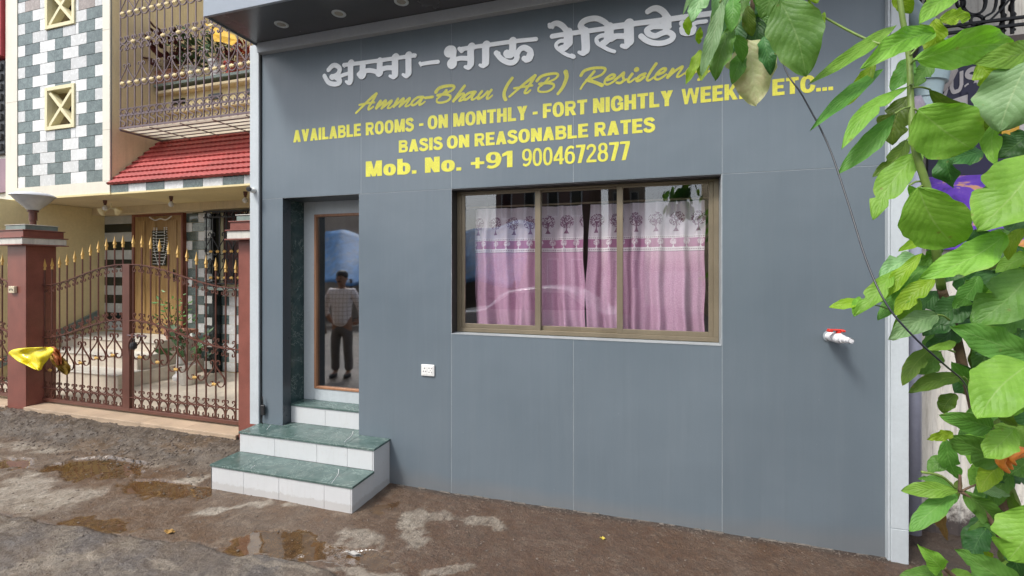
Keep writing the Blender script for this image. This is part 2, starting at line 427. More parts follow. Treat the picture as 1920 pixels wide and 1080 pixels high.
# ------------------------------------------------------------------ materials of the grey building
def panel_mat():
    m, nt, b = mat_new('grey_panel')
    v = pos(nt); n1 = noise(nt, v, 1.1, 4, .5); n2 = noise(nt, pos(nt, (1, 1, 6)), 22, 5, .7); n3 = noise(nt, v, 70, 4, .7)
    c = mixc(nt, ramp(nt, n1, [(.3, 0), (.7, 1)]), (.117, .149, .176), (.136, .169, .197))
    # rubbed scuffs and dust marks
    c = mixc(nt, ramp(nt, n2, [(.62, 0), (.75, .10)]), c, (.33, .36, .38))
    vo = node(nt, 'ShaderNodeTexVoronoi', inp={'Scale': 7.0}); nt.links.new(v, vo.inputs['Vector'])
    c = mixc(nt, math_(nt, 'MULTIPLY', ramp(nt, vo.outputs['Distance'], [(.02, 1), (.05, 0)]), ramp(nt, n3, [(.5, 0), (.6, .35)])), c, (.42, .42, .40))
    n8 = noise(nt, pos(nt, (1.5, 1, 5)), 6, 8, .8, 2.)
    scr_ = ramp(nt, math_(nt, 'ABSOLUTE', math_(nt, 'SUBTRACT', n8, .5)), [(.0, 1), (.004, 0)])
    c = mixc(nt, math_(nt, 'MULTIPLY', scr_, ramp(nt, n1, [(.52, 0), (.62, .16)])), c, (.40, .42, .43))
    # splashed mud near the lane
    sx = node(nt, 'ShaderNodeSeparateXYZ'); g_ = node(nt, 'ShaderNodeNewGeometry'); nt.links.new(g_.outputs['Position'], sx.inputs[0])
    lowm = ramp(nt, math_(nt, 'ADD', sx.outputs[2], math_(nt, 'MULTIPLY_ADD', n1, -.30, .10)), [(-.0, 1), (.10, 0)])
    c = mixc(nt, math_(nt, 'MULTIPLY', lowm, .20), c, (.22, .17, .13))
    n6 = noise(nt, pos(nt, (7, 7, .35)), 2.4, 6, .7)
    c = mixc(nt, math_(nt, 'MULTIPLY', ramp(nt, n6, [(.48, 0), (.75, 1)]), .08), c, (.26, .28, .29))
    c = mixc(nt, math_(nt, 'MULTIPLY', ramp(nt, noise(nt, pos(nt, (9, 9, .5)), 3.1, 5, .7), [(.52, 0), (.8, 1)]), .11), c, (.07, .085, .095))
    oi = node(nt, 'ShaderNodeObjectInfo'); hv = node(nt, 'ShaderNodeHueSaturation'); nt.links.new(c, hv.inputs['Color'])
    nt.links.new(math_(nt, 'MULTIPLY_ADD', oi.outputs['Random'], .09, .955), hv.inputs['Value'])
    nt.links.new(hv.outputs[0], b.inputs['Base Color'])
    nt.links.new(math_(nt, 'MULTIPLY_ADD', n2, .16, math_(nt, 'MULTIPLY_ADD', n1, .12, .20)), b.inputs['Roughness'])
    b.inputs['Specular IOR Level'].default_value = .55
    bump(nt, b, noise(nt, v, 1.5, 3, .5), .22, .06)
    return m
m_panel = panel_mat()
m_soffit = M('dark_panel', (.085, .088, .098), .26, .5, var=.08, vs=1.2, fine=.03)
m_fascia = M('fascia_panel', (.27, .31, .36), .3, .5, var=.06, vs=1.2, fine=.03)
m_joint = M('joint_sealant', (.30, .33, .35), .6, var=.2, vs=8)
m_white = M('white_aluminium', (.50, .545, .57), .35, var=.06, vs=2.5, fine=.05, streak=.12)
m_green = None
def marble_green(nm='green_marble', ca=(.040, .078, .070), cb=(.100, .155, .142)):
    m, nt, b = mat_new(nm)
    v = pos(nt); n1 = noise(nt, v, 9, 8, .7, .8); n2 = noise(nt, v, 2.4, 6, .7, 1.6)
    c = mixc(nt, ramp(nt, n1, [(.32, 0), (.7, 1)]), ca, cb)
    vein = ramp(nt, math_(nt, 'ABSOLUTE', math_(nt, 'SUBTRACT', n2, .5)), [(.0, 1), (.006, 0)])
    c = mixc(nt, math_(nt, 'MULTIPLY', vein, .5), c, (.5, .6, .55))
    c = mixc(nt, ramp(nt, noise(nt, v, 6, 6, .7), [(.5, 0), (.7, .25)]), c, (.20, .21, .19))
    nt.links.new(c, b.inputs['Base Color'])
    nt.links.new(math_(nt, 'MULTIPLY_ADD', n1, .25, .10), b.inputs['Roughness'])
    return m
m_green = marble_green()
def tile_white():
    m, nt, b = mat_new('white_step_tile')
    v = pos(nt); n1 = noise(nt, v, 5, 6, .65); n2 = noise(nt, pos(nt, (9, 9, 1)), 6, 5, .7)
    c = mixc(nt, n1, (.52, .54, .55), (.61, .62, .63))
    c = mixc(nt, ramp(nt, n2, [(.55, 0), (.75, .22)]), c, (.38, .35, .30))
    sx = node(nt, 'ShaderNodeSeparateXYZ'); g_ = node(nt, 'ShaderNodeNewGeometry'); nt.links.new(g_.outputs['Position'], sx.inputs[0])
    n7 = noise(nt, v, 16, 6, .7)
    c = mixc(nt, ramp(nt, math_(nt, 'ADD', sx.outputs[2], math_(nt, 'MULTIPLY', n7, -.09)), [(-.04, .25), (.012, 0)]), c, (.24, .19, .14))
    c = mixc(nt, ramp(nt, n7, [(.60, 0), (.72, .28)]), c, (.40, .36, .30))
    nt.links.new(c, b.inputs['Base Color']); b.inputs['Roughness'].default_value = .3
    bump(nt, b, n2, .05, .01)
    return m
m_steptile = tile_white()
m_alu = M('bronze_aluminium', (.235, .195, .135), .38, .5, metal=.35, var=.1, vs=6, streak=.15)
m_dark = M('dark_rubber', (.018, .018, .02), .5)
m_room = M('room_plaster', (.10, .10, .095), .85)
m_wood = None
def wood(name, a, b_, sc=(1, 1, 1), rough=.45):
    m, nt, b = mat_new(name)
    v = pos(nt, (18*sc[0], 18*sc[1], 1.1*sc[2])); n = noise(nt, v, 2.2, 7, .65, .7)
    nt.links.new(mixc(nt, ramp(nt, n, [(.3, 0), (.7, 1)]), a, b_), b.inputs['Base Color']); b.inputs['Roughness'].default_value = rough
    bump(nt, b, n, .15, .004); return m
m_wood = wood('door_wood', (.27, .12, .06), (.42, .22, .12))
def glass(name, tint, refl, rough=.005):
    """thin pane: part of the light passes, part is mirrored (reflective film on the panes)"""
    m, nt, b = mat_new(name)
    nt.nodes.remove(b); out = nt.nodes['Material Output']
    t = node(nt, 'ShaderNodeBsdfTransparent'); t.inputs[0].default_value = (*tint, 1)
    gl = node(nt, 'ShaderNodeBsdfGlossy'); gl.inputs['Roughness'].default_value = rough; gl.inputs[0].default_value = (.95, .97, 1, 1)
    fr = node(nt, 'ShaderNodeLayerWeight', inp={'Blend': .5})
    fac = math_(nt, 'MULTIPLY_ADD', math_(nt, 'POWER', fr.outputs['Facing'], 4.5), .8, refl, clamp=True)
    n = noise(nt, pos(nt), 1.3, 2, .5); bump_n = node(nt, 'ShaderNodeBump', inp={'Strength': .03, 'Distance': .03}); nt.links.new(n, bump_n.inputs['Height'])
    nt.links.new(bump_n.outputs[0], gl.inputs['Normal'])
    mx = node(nt, 'ShaderNodeMixShader'); nt.links.new(fac, mx.inputs[0]); nt.links.new(t.outputs[0], mx.inputs[1]); nt.links.new(gl.outputs[0], mx.inputs[2])
    nt.links.new(mx.outputs[0], out.inputs['Surface']); return m
m_glass_win = glass('window_glass', (.99, .99, .99), .075)
m_glass_door = glass('door_glass', (.55, .56, .56), .36, .03)

# ------------------------------------------------------------------ the grey building
BX0, BX1 = -3.493, 1.4455
DX0, DX1 = -3.153, -2.365
WX0, WX1, WZ0, WZ1 = -1.517, .430, 1.247, 2.372
ZJ, ZB, ZS = 2.382, 3.685, 3.775
bld = empty('grey_house', (0, 0, 0), 'grey panel-clad guest house with yellow lettering and a dark canopy', 'house')
G = .0014   # half joint
def panel(x0, x1, z0, z1):
    mb = MB(); mb.box(x0+G, x1-G, 0, .006, z0+G, z1-G, .0014)
    return mb.build('wall_panel', m_panel, bld)
PJ = [-3.392, -2.345, -1.520, -.556, .437, 1.346]
for i in range(5): panel(PJ[i], PJ[i+1], ZJ, ZB)
panel(-3.392, DX0+.002, .36, ZJ)
panel(DX1-.002, PJ[2], -.06, ZJ)
panel(PJ[2], PJ[3], -.06, WZ0); panel(PJ[3], PJ[4], -.06, WZ0)
panel(PJ[4], PJ[5], -.06, ZJ)
# backing boards with sealant showing in the joints
mb = MB()
mb.box(-3.392, 1.35, .0012, .03, ZJ, ZB+.09); mb.box(-3.392, DX0-.001, .0012, .03, .3, ZJ-.0005); mb.box(DX1+.001, WX0-.001, .0012, .03, -.06, ZJ-.0005)
mb.box(WX0-.0005, WX1+.0005, .0012, .03, -.06, WZ0-.001); mb.box(WX1+.001, 1.35, .0012, .03, -.06, ZJ-.0005)
mb.build('sealant_backing', m_joint, bld)
# outer walls, roof and inner room
mb = MB()
mb.box(BX0+.005, BX0+.16, .032, 6, -.1, 4.55); mb.box(BX1-.16, BX1-.005, .032, 6, -.1, 4.55); mb.box(BX0+.162, BX1-.162, 5.84, 6, -.1, 4.55)
mb.box(BX0+.162, BX1-.162, .05, 5.838, 4.3, 4.55)
mb.box(BX0+.162, -3.30, .032, .30, .3, 4.29); mb.box(-3.298, -1.60, .302, .40, 2.42, 4.29)
mb.box(BX0+.162, BX1-.162, .05, 5.838, -.1, -.02)
mb.build('masonry_wall', m_room, bld)
mb = MB()
mb.box(-2.30, WX0-.055, .032, .24, -.02, 2.42); mb.box(-2.30, 1.28, .032, .24, WZ1+.055, 4.29); mb.box(WX0-.05, WX1+.05, .032, .24, -.02, WZ0-.055); mb.box(WX1+.055, 1.28, .032, .24, -.02, WZ1+.052)
mb.build('masonry_wall', m_room, bld)
# posts, head band
for (x0, x1, z0, nm, y0) in ((BX0, -3.392, .352, 'corner_post', -.028), (1.346, BX1, -.03, 'corner_post', -.045)):
    mb = MB()
    if z0 < 0:
        mb.box(x0+.012, x1, y0, .03, z0, .205, .003); mb.box(x0+.012, x1, y0-.001, .03, .2065, 4.6, .003)
        mb.box(x0, x0+.0115, y0+.010, .03, z0, 4.6, .002)
    else: mb.box(x0, x1, y0, .03, z0, ZS-.002, .003)
    mb.build(nm, m_white, bld)
mb = MB(); mb.box(-3.391, -3.383, -.012, .008, .36, ZB, .001); mb.build('edge_strip', m_dark, bld)
mb = MB(); mb.box(-3.388, 1.344, -.05, .006, ZB, ZS-.002, .002)
mb.build('head_band', M('head_band_grey', (.42, .45, .48), .35, var=.06), bld)
# canopy
CX0, CY0 = -3.42, -.52
mb = MB(); mb.box(CX0, 2.4, CY0+.004, .03, ZS, ZS+.02, .001)
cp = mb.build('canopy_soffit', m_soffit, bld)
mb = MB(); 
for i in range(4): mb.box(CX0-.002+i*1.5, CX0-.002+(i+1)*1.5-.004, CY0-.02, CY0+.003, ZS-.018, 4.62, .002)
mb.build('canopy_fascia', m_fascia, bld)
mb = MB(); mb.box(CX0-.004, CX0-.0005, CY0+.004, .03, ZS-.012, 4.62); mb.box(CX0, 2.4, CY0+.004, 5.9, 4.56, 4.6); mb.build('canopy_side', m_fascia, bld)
m_lampglass = M('downlight_lens', (.35, .34, .30), .15)
for k in range(8):
    x = -2.94 + k*.5585
    mb = MB(); mb.lathe([(.034, 0), (.036, -.004), (.052, -.005), (.055, -.002), (.055, .0005)], 28, (x, -.238, ZS), cap=False)
    ring = mb.build('downlight_ring', m_white, bld, smooth=True)
    mb = MB(); mb.lathe([(.034, 0), (.03, -.001), (.012, -.001)], 20, (x, -.238, ZS-.0008)); mb.build('downlight_lens', m_lampglass, ring)
# door opening
mb = MB(); mb.box(DX0-.004, DX0, .0065, .098, .364, ZJ-.002); mb.box(DX1, DX1+.004, .0065, .098, .364, ZJ-.002); mb.box(DX0-.004, DX1+.004, .0065, .27, ZJ-.0015, ZJ+.004)
mb.build('door_reveal', M('reveal_grey', (.060, .075, .088), .3, var=.08), bld)
mb = MB(); mb.box(DX0-.01, DX0-.0005, .100, .262, .345, ZJ-.004); mb.box(DX1+.0005, DX1+.01, .100, .262, .345, ZJ-.004); mb.build('marble_reveal', marble_green('dark_marble', (.012, .035, .036), (.045, .085, .085)), bld)
door = MB().box(DX0, -3.031, .262, .302, .53, 2.396, .002).box(-2.44, DX1+.03, .262, .302, .53, 2.396, .002).box(-3.0308, -2.4402, .262, .302, .53, .638, .001).box(-3.0308, -2.4402, .262, .302, 2.262, 2.396, .001)
dr = door.build('door', m_white, bld)
w_ = .022
MB().box(-3.031, -3.031+w_, .252, .296, .638, 2.262, .003).box(-2.44-w_, -2.44, .252, .296, .638, 2.262, .003).box(-3.031+w_, -2.44-w_, .254, .294, .638, .638+w_, .003).box(-3.031+w_, -2.44-w_, .254, .294, 2.262-w_, 2.262, .003).build('wood_beading', m_wood, dr)
MB().box(-3.008, -2.463, .278, .283, .662, 2.239).build('glass_pane', m_glass_door, dr)
# window
win = MB()
fy0, fy1 = .104, .175; fw = .034
win.box(WX0, WX0+fw, fy0, fy1, WZ0+fw, WZ1-.014, .002).box(WX1-fw, WX1, fy0, fy1, WZ0+fw, WZ1-.014, .002).box(WX0, WX1, fy0, fy1, WZ0, WZ0+fw, .002).box(WX0, WX1, fy0, fy1, WZ1-.014, WZ1, .002)
win.box(WX0+fw, WX1-fw, fy0-.006, fy0-.001, WZ0+.006, WZ0+.012)
wf = win.build('window_frame', m_alu, bld)
MX = (-.849, -.234)
sx = [WX0+fw, MX[0], MX[1], WX1-fw]
for i in range(3):
    yy = .112 if i != 1 else .138
    x0 = sx[i] - (.022 if i else 0); x1 = sx[i+1] + (.022 if i < 2 else 0)
    mb = MB(); s = .03; z0, z1 = WZ0+fw, WZ1-.014
    mb.box(x0, x0+(s if i == 0 else .044), yy, yy+.022, z0, z1, .002).box(x1-(s if i == 2 else .044), x1, yy, yy+.022, z0, z1, .002)
    mb.box(x0+s, x1-s, yy+.001, yy+.021, z0, z0+.034, .002).box(x0+s, x1-s, yy+.001, yy+.021, z1-.014, z1, .002)
    sh = mb.build('sash', m_alu, wf)
    MB().box(x0+.025, x1-.025, yy+.009, yy+.013, z0+.03, z1-.012).build('pane', m_glass_win, sh)
# window reveal
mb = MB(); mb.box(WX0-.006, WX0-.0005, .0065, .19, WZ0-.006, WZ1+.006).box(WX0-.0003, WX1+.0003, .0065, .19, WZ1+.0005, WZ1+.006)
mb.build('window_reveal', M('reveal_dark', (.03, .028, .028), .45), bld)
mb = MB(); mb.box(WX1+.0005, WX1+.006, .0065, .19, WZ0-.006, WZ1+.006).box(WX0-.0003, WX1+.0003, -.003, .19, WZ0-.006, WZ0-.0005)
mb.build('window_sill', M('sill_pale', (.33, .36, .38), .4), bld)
# ragged mortar line under the panels
mb = MB(); rr = random.Random(11); x = -2.0
while x < 1.34:
    w2 = rr.uniform(.03, .12); h = rr.uniform(.001, .008)
    z = gz(x, -.015)
    mb.box(x, x+w2, -.010-rr.uniform(0, .008), .001, z-.02, z+h, .003); x += w2 + rr.choice([0.001, .02, .05, .12])
o = mb.build('mortar_bead', M('mortar', (.13, .115, .10), .9, var=.3, vs=25), bld); tag(o, kind='stuff')

# ------------------------------------------------------------------ curtains
def curtain_mat():
    m, nt, b = mat_new('printed_curtain')
    uvn = node(nt, 'ShaderNodeUVMap'); sp = node(nt, 'ShaderNodeSeparateXYZ'); nt.links.new(uvn.outputs[0], sp.inputs[0])
    u, z = sp.outputs[0], sp.outputs[1]      # metres along the cloth / height above the hem
    cell = .165
    def cellx(off=0., w=cell): return math_(nt, 'MULTIPLY', math_(nt, 'SUBTRACT', math_(nt, 'FRACT', math_(nt, 'ADD', math_(nt, 'DIVIDE', u, w), off)), .5), w)
    def band(lo, hi): return math_(nt, 'MULTIPLY', math_(nt, 'GREATER_THAN', z, lo), math_(nt, 'LESS_THAN', z, hi))
    cu = node(nt, 'ShaderNodeCombineXYZ'); nt.links.new(u, cu.inputs[0]); nt.links.new(z, cu.inputs[1])
    pink = mixc(nt, noise(nt, cu.outputs[0], 26, 4, .7), (.44, .215, .355), (.60, .37, .51))
    pink = mixc(nt, ramp(nt, noise(nt, cu.outputs[0], 130, 3, .7), [(.45, 0), (.6, .55)]), pink, (.72, .50, .63))
    plum = (.20, .09, .17)
    def tree(cx, z0, r, col, base, dens):
        """crown of dots over a trunk"""
        dz = math_(nt, 'SUBTRACT', z, z0 + r*1.15)
        d = math_(nt, 'SQRT', math_(nt, 'ADD', math_(nt, 'MULTIPLY', cx, cx), math_(nt, 'MULTIPLY', math_(nt, 'MULTIPLY', dz, 1.12), math_(nt, 'MULTIPLY', dz, 1.12))))
        vo = node(nt, 'ShaderNodeTexVoronoi', inp={'Scale': dens}); nt.links.new(cu.outputs[0], vo.inputs['Vector'])
        dots = math_(nt, 'LESS_THAN', vo.outputs['Distance'], .55)
        crown = math_(nt, 'MULTIPLY', math_(nt, 'LESS_THAN', d, r), dots)
        ax = math_(nt, 'ABSOLUTE', cx); hz = math_(nt, 'SUBTRACT', z, z0 - r*.45)
        wtr = math_(nt, 'ADD', r*.07, math_(nt, 'MULTIPLY', math_(nt, 'POWER', math_(nt, 'ABSOLUTE', math_(nt, 'SUBTRACT', hz, r*.8)), 2.0), 9/ (r*20)))
        tr = math_(nt, 'MULTIPLY', math_(nt, 'LESS_THAN', ax, wtr), math_(nt, 'MULTIPLY', math_(nt, 'GREATER_THAN', hz, 0.), math_(nt, 'LESS_THAN', hz, r*1.5)))
        return mixc(nt, math_(nt, 'MAXIMUM', crown, tr), base, col)
    lil = mixc(nt, noise(nt, cu.outputs[0], 12, 3, .6), (.54, .47, .55), (.66, .61, .67))
    top = tree(math_(nt, 'ADD', cellx(), math_(nt, 'MULTIPLY_ADD', noise(nt, cu.outputs[0], 9, 3, .6), .03, -.015)), .780, .058, plum, lil, 120.)
    mid = tree(cellx(.5, .105), .652, .026, (.78, .74, .78), (.40, .17, .31), 260.)
    c = mixc(nt, band(.725, 2), pink, top)
    c = mixc(nt, band(.640, .706), c, mid)
    for lo, hi in ((.706, .725), (.612, .640)): c = mixc(nt, band(lo, hi), c, (.72, .68, .72))
    dash = math_(nt, 'GREATER_THAN', math_(nt, 'FRACT', math_(nt, 'MULTIPLY', u, 60.)), .45)
    for lo, hi in ((.712, .718), (.622, .628)): c = mixc(nt, math_(nt, 'MULTIPLY', band(lo, hi), dash), c, plum)
    c = mixc(nt, band(.608, .612), c, plum)
    nt.links.new(c, b.inputs['Base Color']); b.inputs['Roughness'].default_value = .75
    nt.nodes.remove(nt.nodes['Material Output']) if False else None
    tr = node(nt, 'ShaderNodeBsdfTranslucent'); nt.links.new(c, tr.inputs[0])
    mx = node(nt, 'ShaderNodeMixShader', inp={0: .18}); nt.links.new(b.outputs[0], mx.inputs[1]); nt.links.new(tr.outputs[0], mx.inputs[2])
    nt.links.new(mx.outputs[0], nt.nodes['Material Output'].inputs[0]); return m
m_cur = curtain_mat()
def curtain(x0, x1, seed, label, lean):
    nu, nz = 150, 46; z0, z1 = 1.275, 2.245; rr = random.Random(seed)
    ph = [rr.uniform(0, 6.28) for _ in range(6)]
    me = bpy.data.meshes.new('curtain'); V = []; F = []; UV = []
    for j in range(nz+1):
        v = j/nz; z = z0 + (z1-z0)*v
        for i in range(nu+1):
            u = i/nu; w = (x1-x0)
            amp = .030*(1-.5*v)
            y = .232 + amp*(math.sin(u*w*38+ph[0]+.5*math.sin(v*3+ph[1])) + .55*math.sin(u*w*71+ph[2]+v*1.2) + .45*math.sin(u*w*17+ph[3]-v*2)) + .006*math.sin(v*9+u*20+ph[4])*(1-v)
            y += .010*math.sin(u*w*150+ph[5])*v*.25
            x = x0 + u*w + lean(u, v) + .004*math.sin(v*14+u*9)
            hem = .010*math.sin(u*w*19+ph[1])*(1-v)**3
            V.append((x, y, z+hem)); UV.append((u*w*1.12 + seed*.07, z-z0))
    for j in range(nz):
        for i in range(nu):
            a = j*(nu+1)+i; F.append((a, a+1, a+nu+2, a+nu+1))
    me.from_pydata(V, [], F); me.update(); ul = me.uv_layers.new(name='UVMap')
    li = np.zeros(len(me.loops), np.int32); me.loops.foreach_get('vertex_index', li)
    ul.data.foreach_set('uv', np.array(UV, np.float32)[li].ravel()); me.shade_smooth(); me.materials.append(m_cur)
    o = link('curtain', me); tag(o, label, 'curtain', 'curtains behind the window')
    return o
curtain(-1.408, -.508, 3, 'pink tree-printed curtain on the left side of the window', lambda u, v: .012*u*(1-v) - .012*v*u + (.03*math.exp(-((v-.35)/.12)**2) if u > .97 else 0)*0 - .02*math.sin(v*3.1)*(1-u)*.6)
curtain(-.486, .352, 5, 'pink tree-printed curtain on the right side of the window', lambda u, v: -.012*(1-u)*math.sin(v*5) + .012*v*(1-u))
mb = MB(); mb.tube([(-1.56, .235, 2.262), (.47, .235, 2.262)], .008, 8)
o = mb.build('curtain_rod', m_alu); tag(o, 'thin rod carrying the pink curtains inside the window', 'rod')

# ------------------------------------------------------------------ entrance steps
stp = empty('entrance_steps', (0, 0, 0), 'white tiled entrance steps with green marble treads', 'steps')
SX0, SX1 = -3.39, -2.07
m_core = M('step_core', (.25, .24, .22), .9)
MB().box(SX0+.012, SX1-.012, -.486, -.218, -.05, .172).box(SX0+.012, SX1-.012, -.2175, .0, -.05, .344).box(DX0+.012, DX1-.003, .001, .26, -.05, .344).box(DX0+.002, DX1-.002, .11, .26, .3445, .51).build('step_core', m_core, stp)
def riser(x0, x1, y, z0, z1, joints):
    xs = [x0] + joints + [x1]
    for i in range(len(xs)-1):
        MB().box(xs[i]+.0008, xs[i+1]-.0008, y, y+.010, z0, z1, .0012).build('riser_tile', m_steptile, stp)
def side(y0, y1, x, z0, z1, mat=m_steptile):
    MB().box(x-.010, x, y0, y1, z0, z1, .0012).build('side_tile', mat, stp)
def tread(x0, x1, y0, y1, z, joints):
    xs = [x0] + joints + [x1]
    for i in range(len(xs)-1):
        MB().box(xs[i]+.0006, xs[i+1]-.0006, y0, y1, z, z+.018, .002).build('tread_slab', m_green, stp)
riser(SX0, SX1-.011, -.498, -.04, .172, [-3.06, -2.72, -2.31]); side(-.498, -.229, SX1, -.04, .172); side(-.498, -.229, SX0+.01, -.04, .172)
riser(SX0, SX1-.011, -.228, .191, .344, [-3.02, -2.60, -2.31]); side(-.228, .0-.002, SX1, .0, .344) if False else None
side(-.2275, -.002, SX1, -.04, .344); side(-.2275, -.002, SX0+.01, -.04, .344)
tread(SX0-.008, SX1+.008, -.505, -.229, .1725, [-3.09, -2.28])
tread(SX0-.008, SX1+.008, -.236, -.0025, .3445, [-3.16, -2.34])
MB().box(DX0+.002, DX1-.002, -.002, .1, .3445, .3625, .001).build('tread_slab', m_green, stp)
riser(DX0+.002, DX1-.002, .098, .363, .512, [-2.78])
tread(DX0+.002, DX1-.002, .090, .2615, .5125, [])
# pale veins inlaid across the treads (chipped joints)
def vein(pts, z):
    q = crom([(PZ(a, b_, z).x, PZ(a, b_, z).y, z+.0008) for a, b_ in pts], 5)
    MB().tube(q, .0022, 5).build('joint_filler', m_steptile, stp)
vein([(635, 880), (634, 889), (628, 898), (622, 906)], .1905)
vein([(662, 809), (659, 817), (650, 825), (646, 829)], .3625)
vein([(478, 873), (470, 879)], .1905); vein([(507, 797), (500, 806)], .3625)

# ------------------------------------------------------------------ small fittings
sk = empty('wall_socket', P(803, 694, -.001), 'white electrical socket plate on the grey wall left of the window', 'socket')
m_pl = M('white_plastic', (.78, .78, .76), .3, var=.04)
MB().box(-.058, .058, -.012, 0, -.046, .046, .004).build('faceplate', m_pl, sk)
MB().box(-.046, -.004, -.0145, -.0122, -.034, .034, .002).build('socket_insert', m_pl, sk)
MB().box(.004, .046, -.0145, -.0122, -.034, .034, .002).build('switch_insert', m_pl, sk)
mb = MB()
for (x, z, r) in ((-.025, .016, .0048), (-.035, -.008, .0045), (-.015, -.008, .0045), (.014, .018, .004), (.036, .018, .004), (.014, -.014, .004), (.036, -.014, .004), (.025, .002, .003)):
    mb.add([(x+r*math.cos(a*math.pi/5), -.0149, z+r*math.sin(a*math.pi/5)) for a in range(10)], [tuple(range(10))])
mb.build('socket_holes', m_dark, sk)

def tap():
    c = P(1553, 630, 0)
    t = empty('ball_valve_tap', c, 'white plastic tap with a red handle sticking out of the grey wall', 'tap')
    m_pvc = M('white_pvc', (.76, .76, .78), .25, var=.04); m_red = M('red_plastic', (.62, .035, .02), .3)
    ax = [(0, .0, 0), (0, -.05, 0), (.004, -.075, 0)]
    MB().tube([(0, .0, 0), (0, -.030, 0)], [.024, .024], 18).tube([(0, -.030, 0), (0, -.062, 0)], [.029, .029], 18).build('collar', m_pvc, t, angle=40)
    mb = MB(); mb.tube([(0, -.063, 0), (0, -.075, 0), (0, -.105, 0), (0, -.118, 0)], [.021, .031, .031, .022], 18)
    mb.build('valve_body', m_pvc, t, angle=50)
    mb = MB(); mb.tube([(0, -.118, -.0), (0, -.135, 0)], [.024, .024], 18).tube([(0, -.135, 0), (0, -.165, 0)], [.019, .019], 18).tube([(0, -.165, 0), (0, -.20, 0)], .0165, 18, cap=False).tube([(0, -.20, 0), (0, -.166, 0)], .0125, 18)
    mb.build('spout', m_pvc, t, angle=50)
    MB().lathe([(.014, .028), (.014, .040), (.009, .046)], 14, (0, -.09, 0)).build('valve_stem', m_red, t)
    MB().box(-.062, .030, -.104, -.076, .044, .054, .004).box(-.064, -.040, -.106, -.074, .036, .046, .003).box(.008, .034, -.110, -.070, .038, .050, .004).build('handle', m_red, t)
    # leans right as in the place
    t.rotation_euler = (0, R(2), R(16))
    MB().lathe([(.034, 0), (.034, .002), (.026, .004)], 20, (0, 0, 0)).build('wall_flange', M('pale_filler', (.33, .37, .40), .7), t, rot=(R(90), 0, 0))
tap()

def cctv():
    c = P(480, 357, -.03)
    t = empty('security_camera', c, 'small black and white security camera on the left white post', 'camera')
    MB().lathe([(.022, 0), (.024, .018), (.018, .026)], 18).build('mount', m_pl, t, loc=(-.02, 0, 0), rot=(R(90), 0, 0))
    MB().lathe([(.019, 0), (.022, .008), (.022, .045), (.017, .052)], 18).build('camera_body', m_pl, t, smooth=False, loc=(-.028, -.030, 0), rot=(R(90), 0, R(30)))
    MB().lathe([(.021, 0), (.021, .010), (.012, .012)], 18).build('lens', m_dark, t, loc=(-.003, -.073, 0), rot=(R(90), 0, R(30)))
cctv()
t = empty('small_black_lock_box', P(495, 768, -.012), 'small black lock device with dangling strap on the corner strip', 'lock')
MB().box(-.022, .022, -.022, .0, -.045, .045, .006).build('lock_body', m_dark, t)
MB().tube(crom([(.0, -.012, .045), (.004, -.02, .09), (-.006, -.012, .12)], 4), .005, 6).tube(crom([(-.004, -.01, -.045), (-.012, -.016, -.09), (.0, -.012, -.13)], 4), .004, 6).build('strap', m_dark, t)
# ------------------------------------------------------------------ lettering on the wall
m_yel = M('yellow_vinyl', (.70, .67, .075), .4, var=.14, vs=6, fine=.14)
m_sil = M('white_acrylic', (.90, .93, .96), .15, metal=0., var=.08, vs=2.5, fine=.03)
def stroke_field(strokes, res):
    """union of tapered round strokes -> filled outline (marching squares); strokes: lists of (x, z, radius)"""
    al = np.array([p for s in strokes for p in s]); pad = al[:, 2].max()*1.5
    x0, z0 = al[:, 0].min()-pad, al[:, 1].min()-pad; x1, z1 = al[:, 0].max()+pad, al[:, 1].max()+pad
    nx = int((x1-x0)/res)+2; nz = int((z1-z0)/res)+2
    D = np.full((nz, nx), 1e3)
    for s in strokes:
        for i in range(max(1, len(s)-1)):
            a = s[i]; b = s[min(i+1, len(s)-1)]
            rm = max(a[2], b[2])*1.6 + res*2
            i0 = max(int((min(a[0], b[0])-rm-x0)/res), 0); i1 = min(int((max(a[0], b[0])+rm-x0)/res)+2, nx)
            j0 = max(int((min(a[1], b[1])-rm-z0)/res), 0); j1 = min(int((max(a[1], b[1])+rm-z0)/res)+2, nz)
            X, Z = np.meshgrid(x0+np.arange(i0, i1)*res, z0+np.arange(j0, j1)*res)
            dx, dz = b[0]-a[0], b[1]-a[1]; L = dx*dx+dz*dz
            t = np.clip(((X-a[0])*dx+(Z-a[1])*dz)/L, 0, 1) if L > 1e-12 else np.zeros_like(X)
            d = np.hypot(X-a[0]-t*dx, Z-a[1]-t*dz) - (a[2]+(b[2]-a[2])*t)
            D[j0:j1, i0:i1] = np.minimum(D[j0:j1, i0:i1], d)
    return D, x0, z0, res
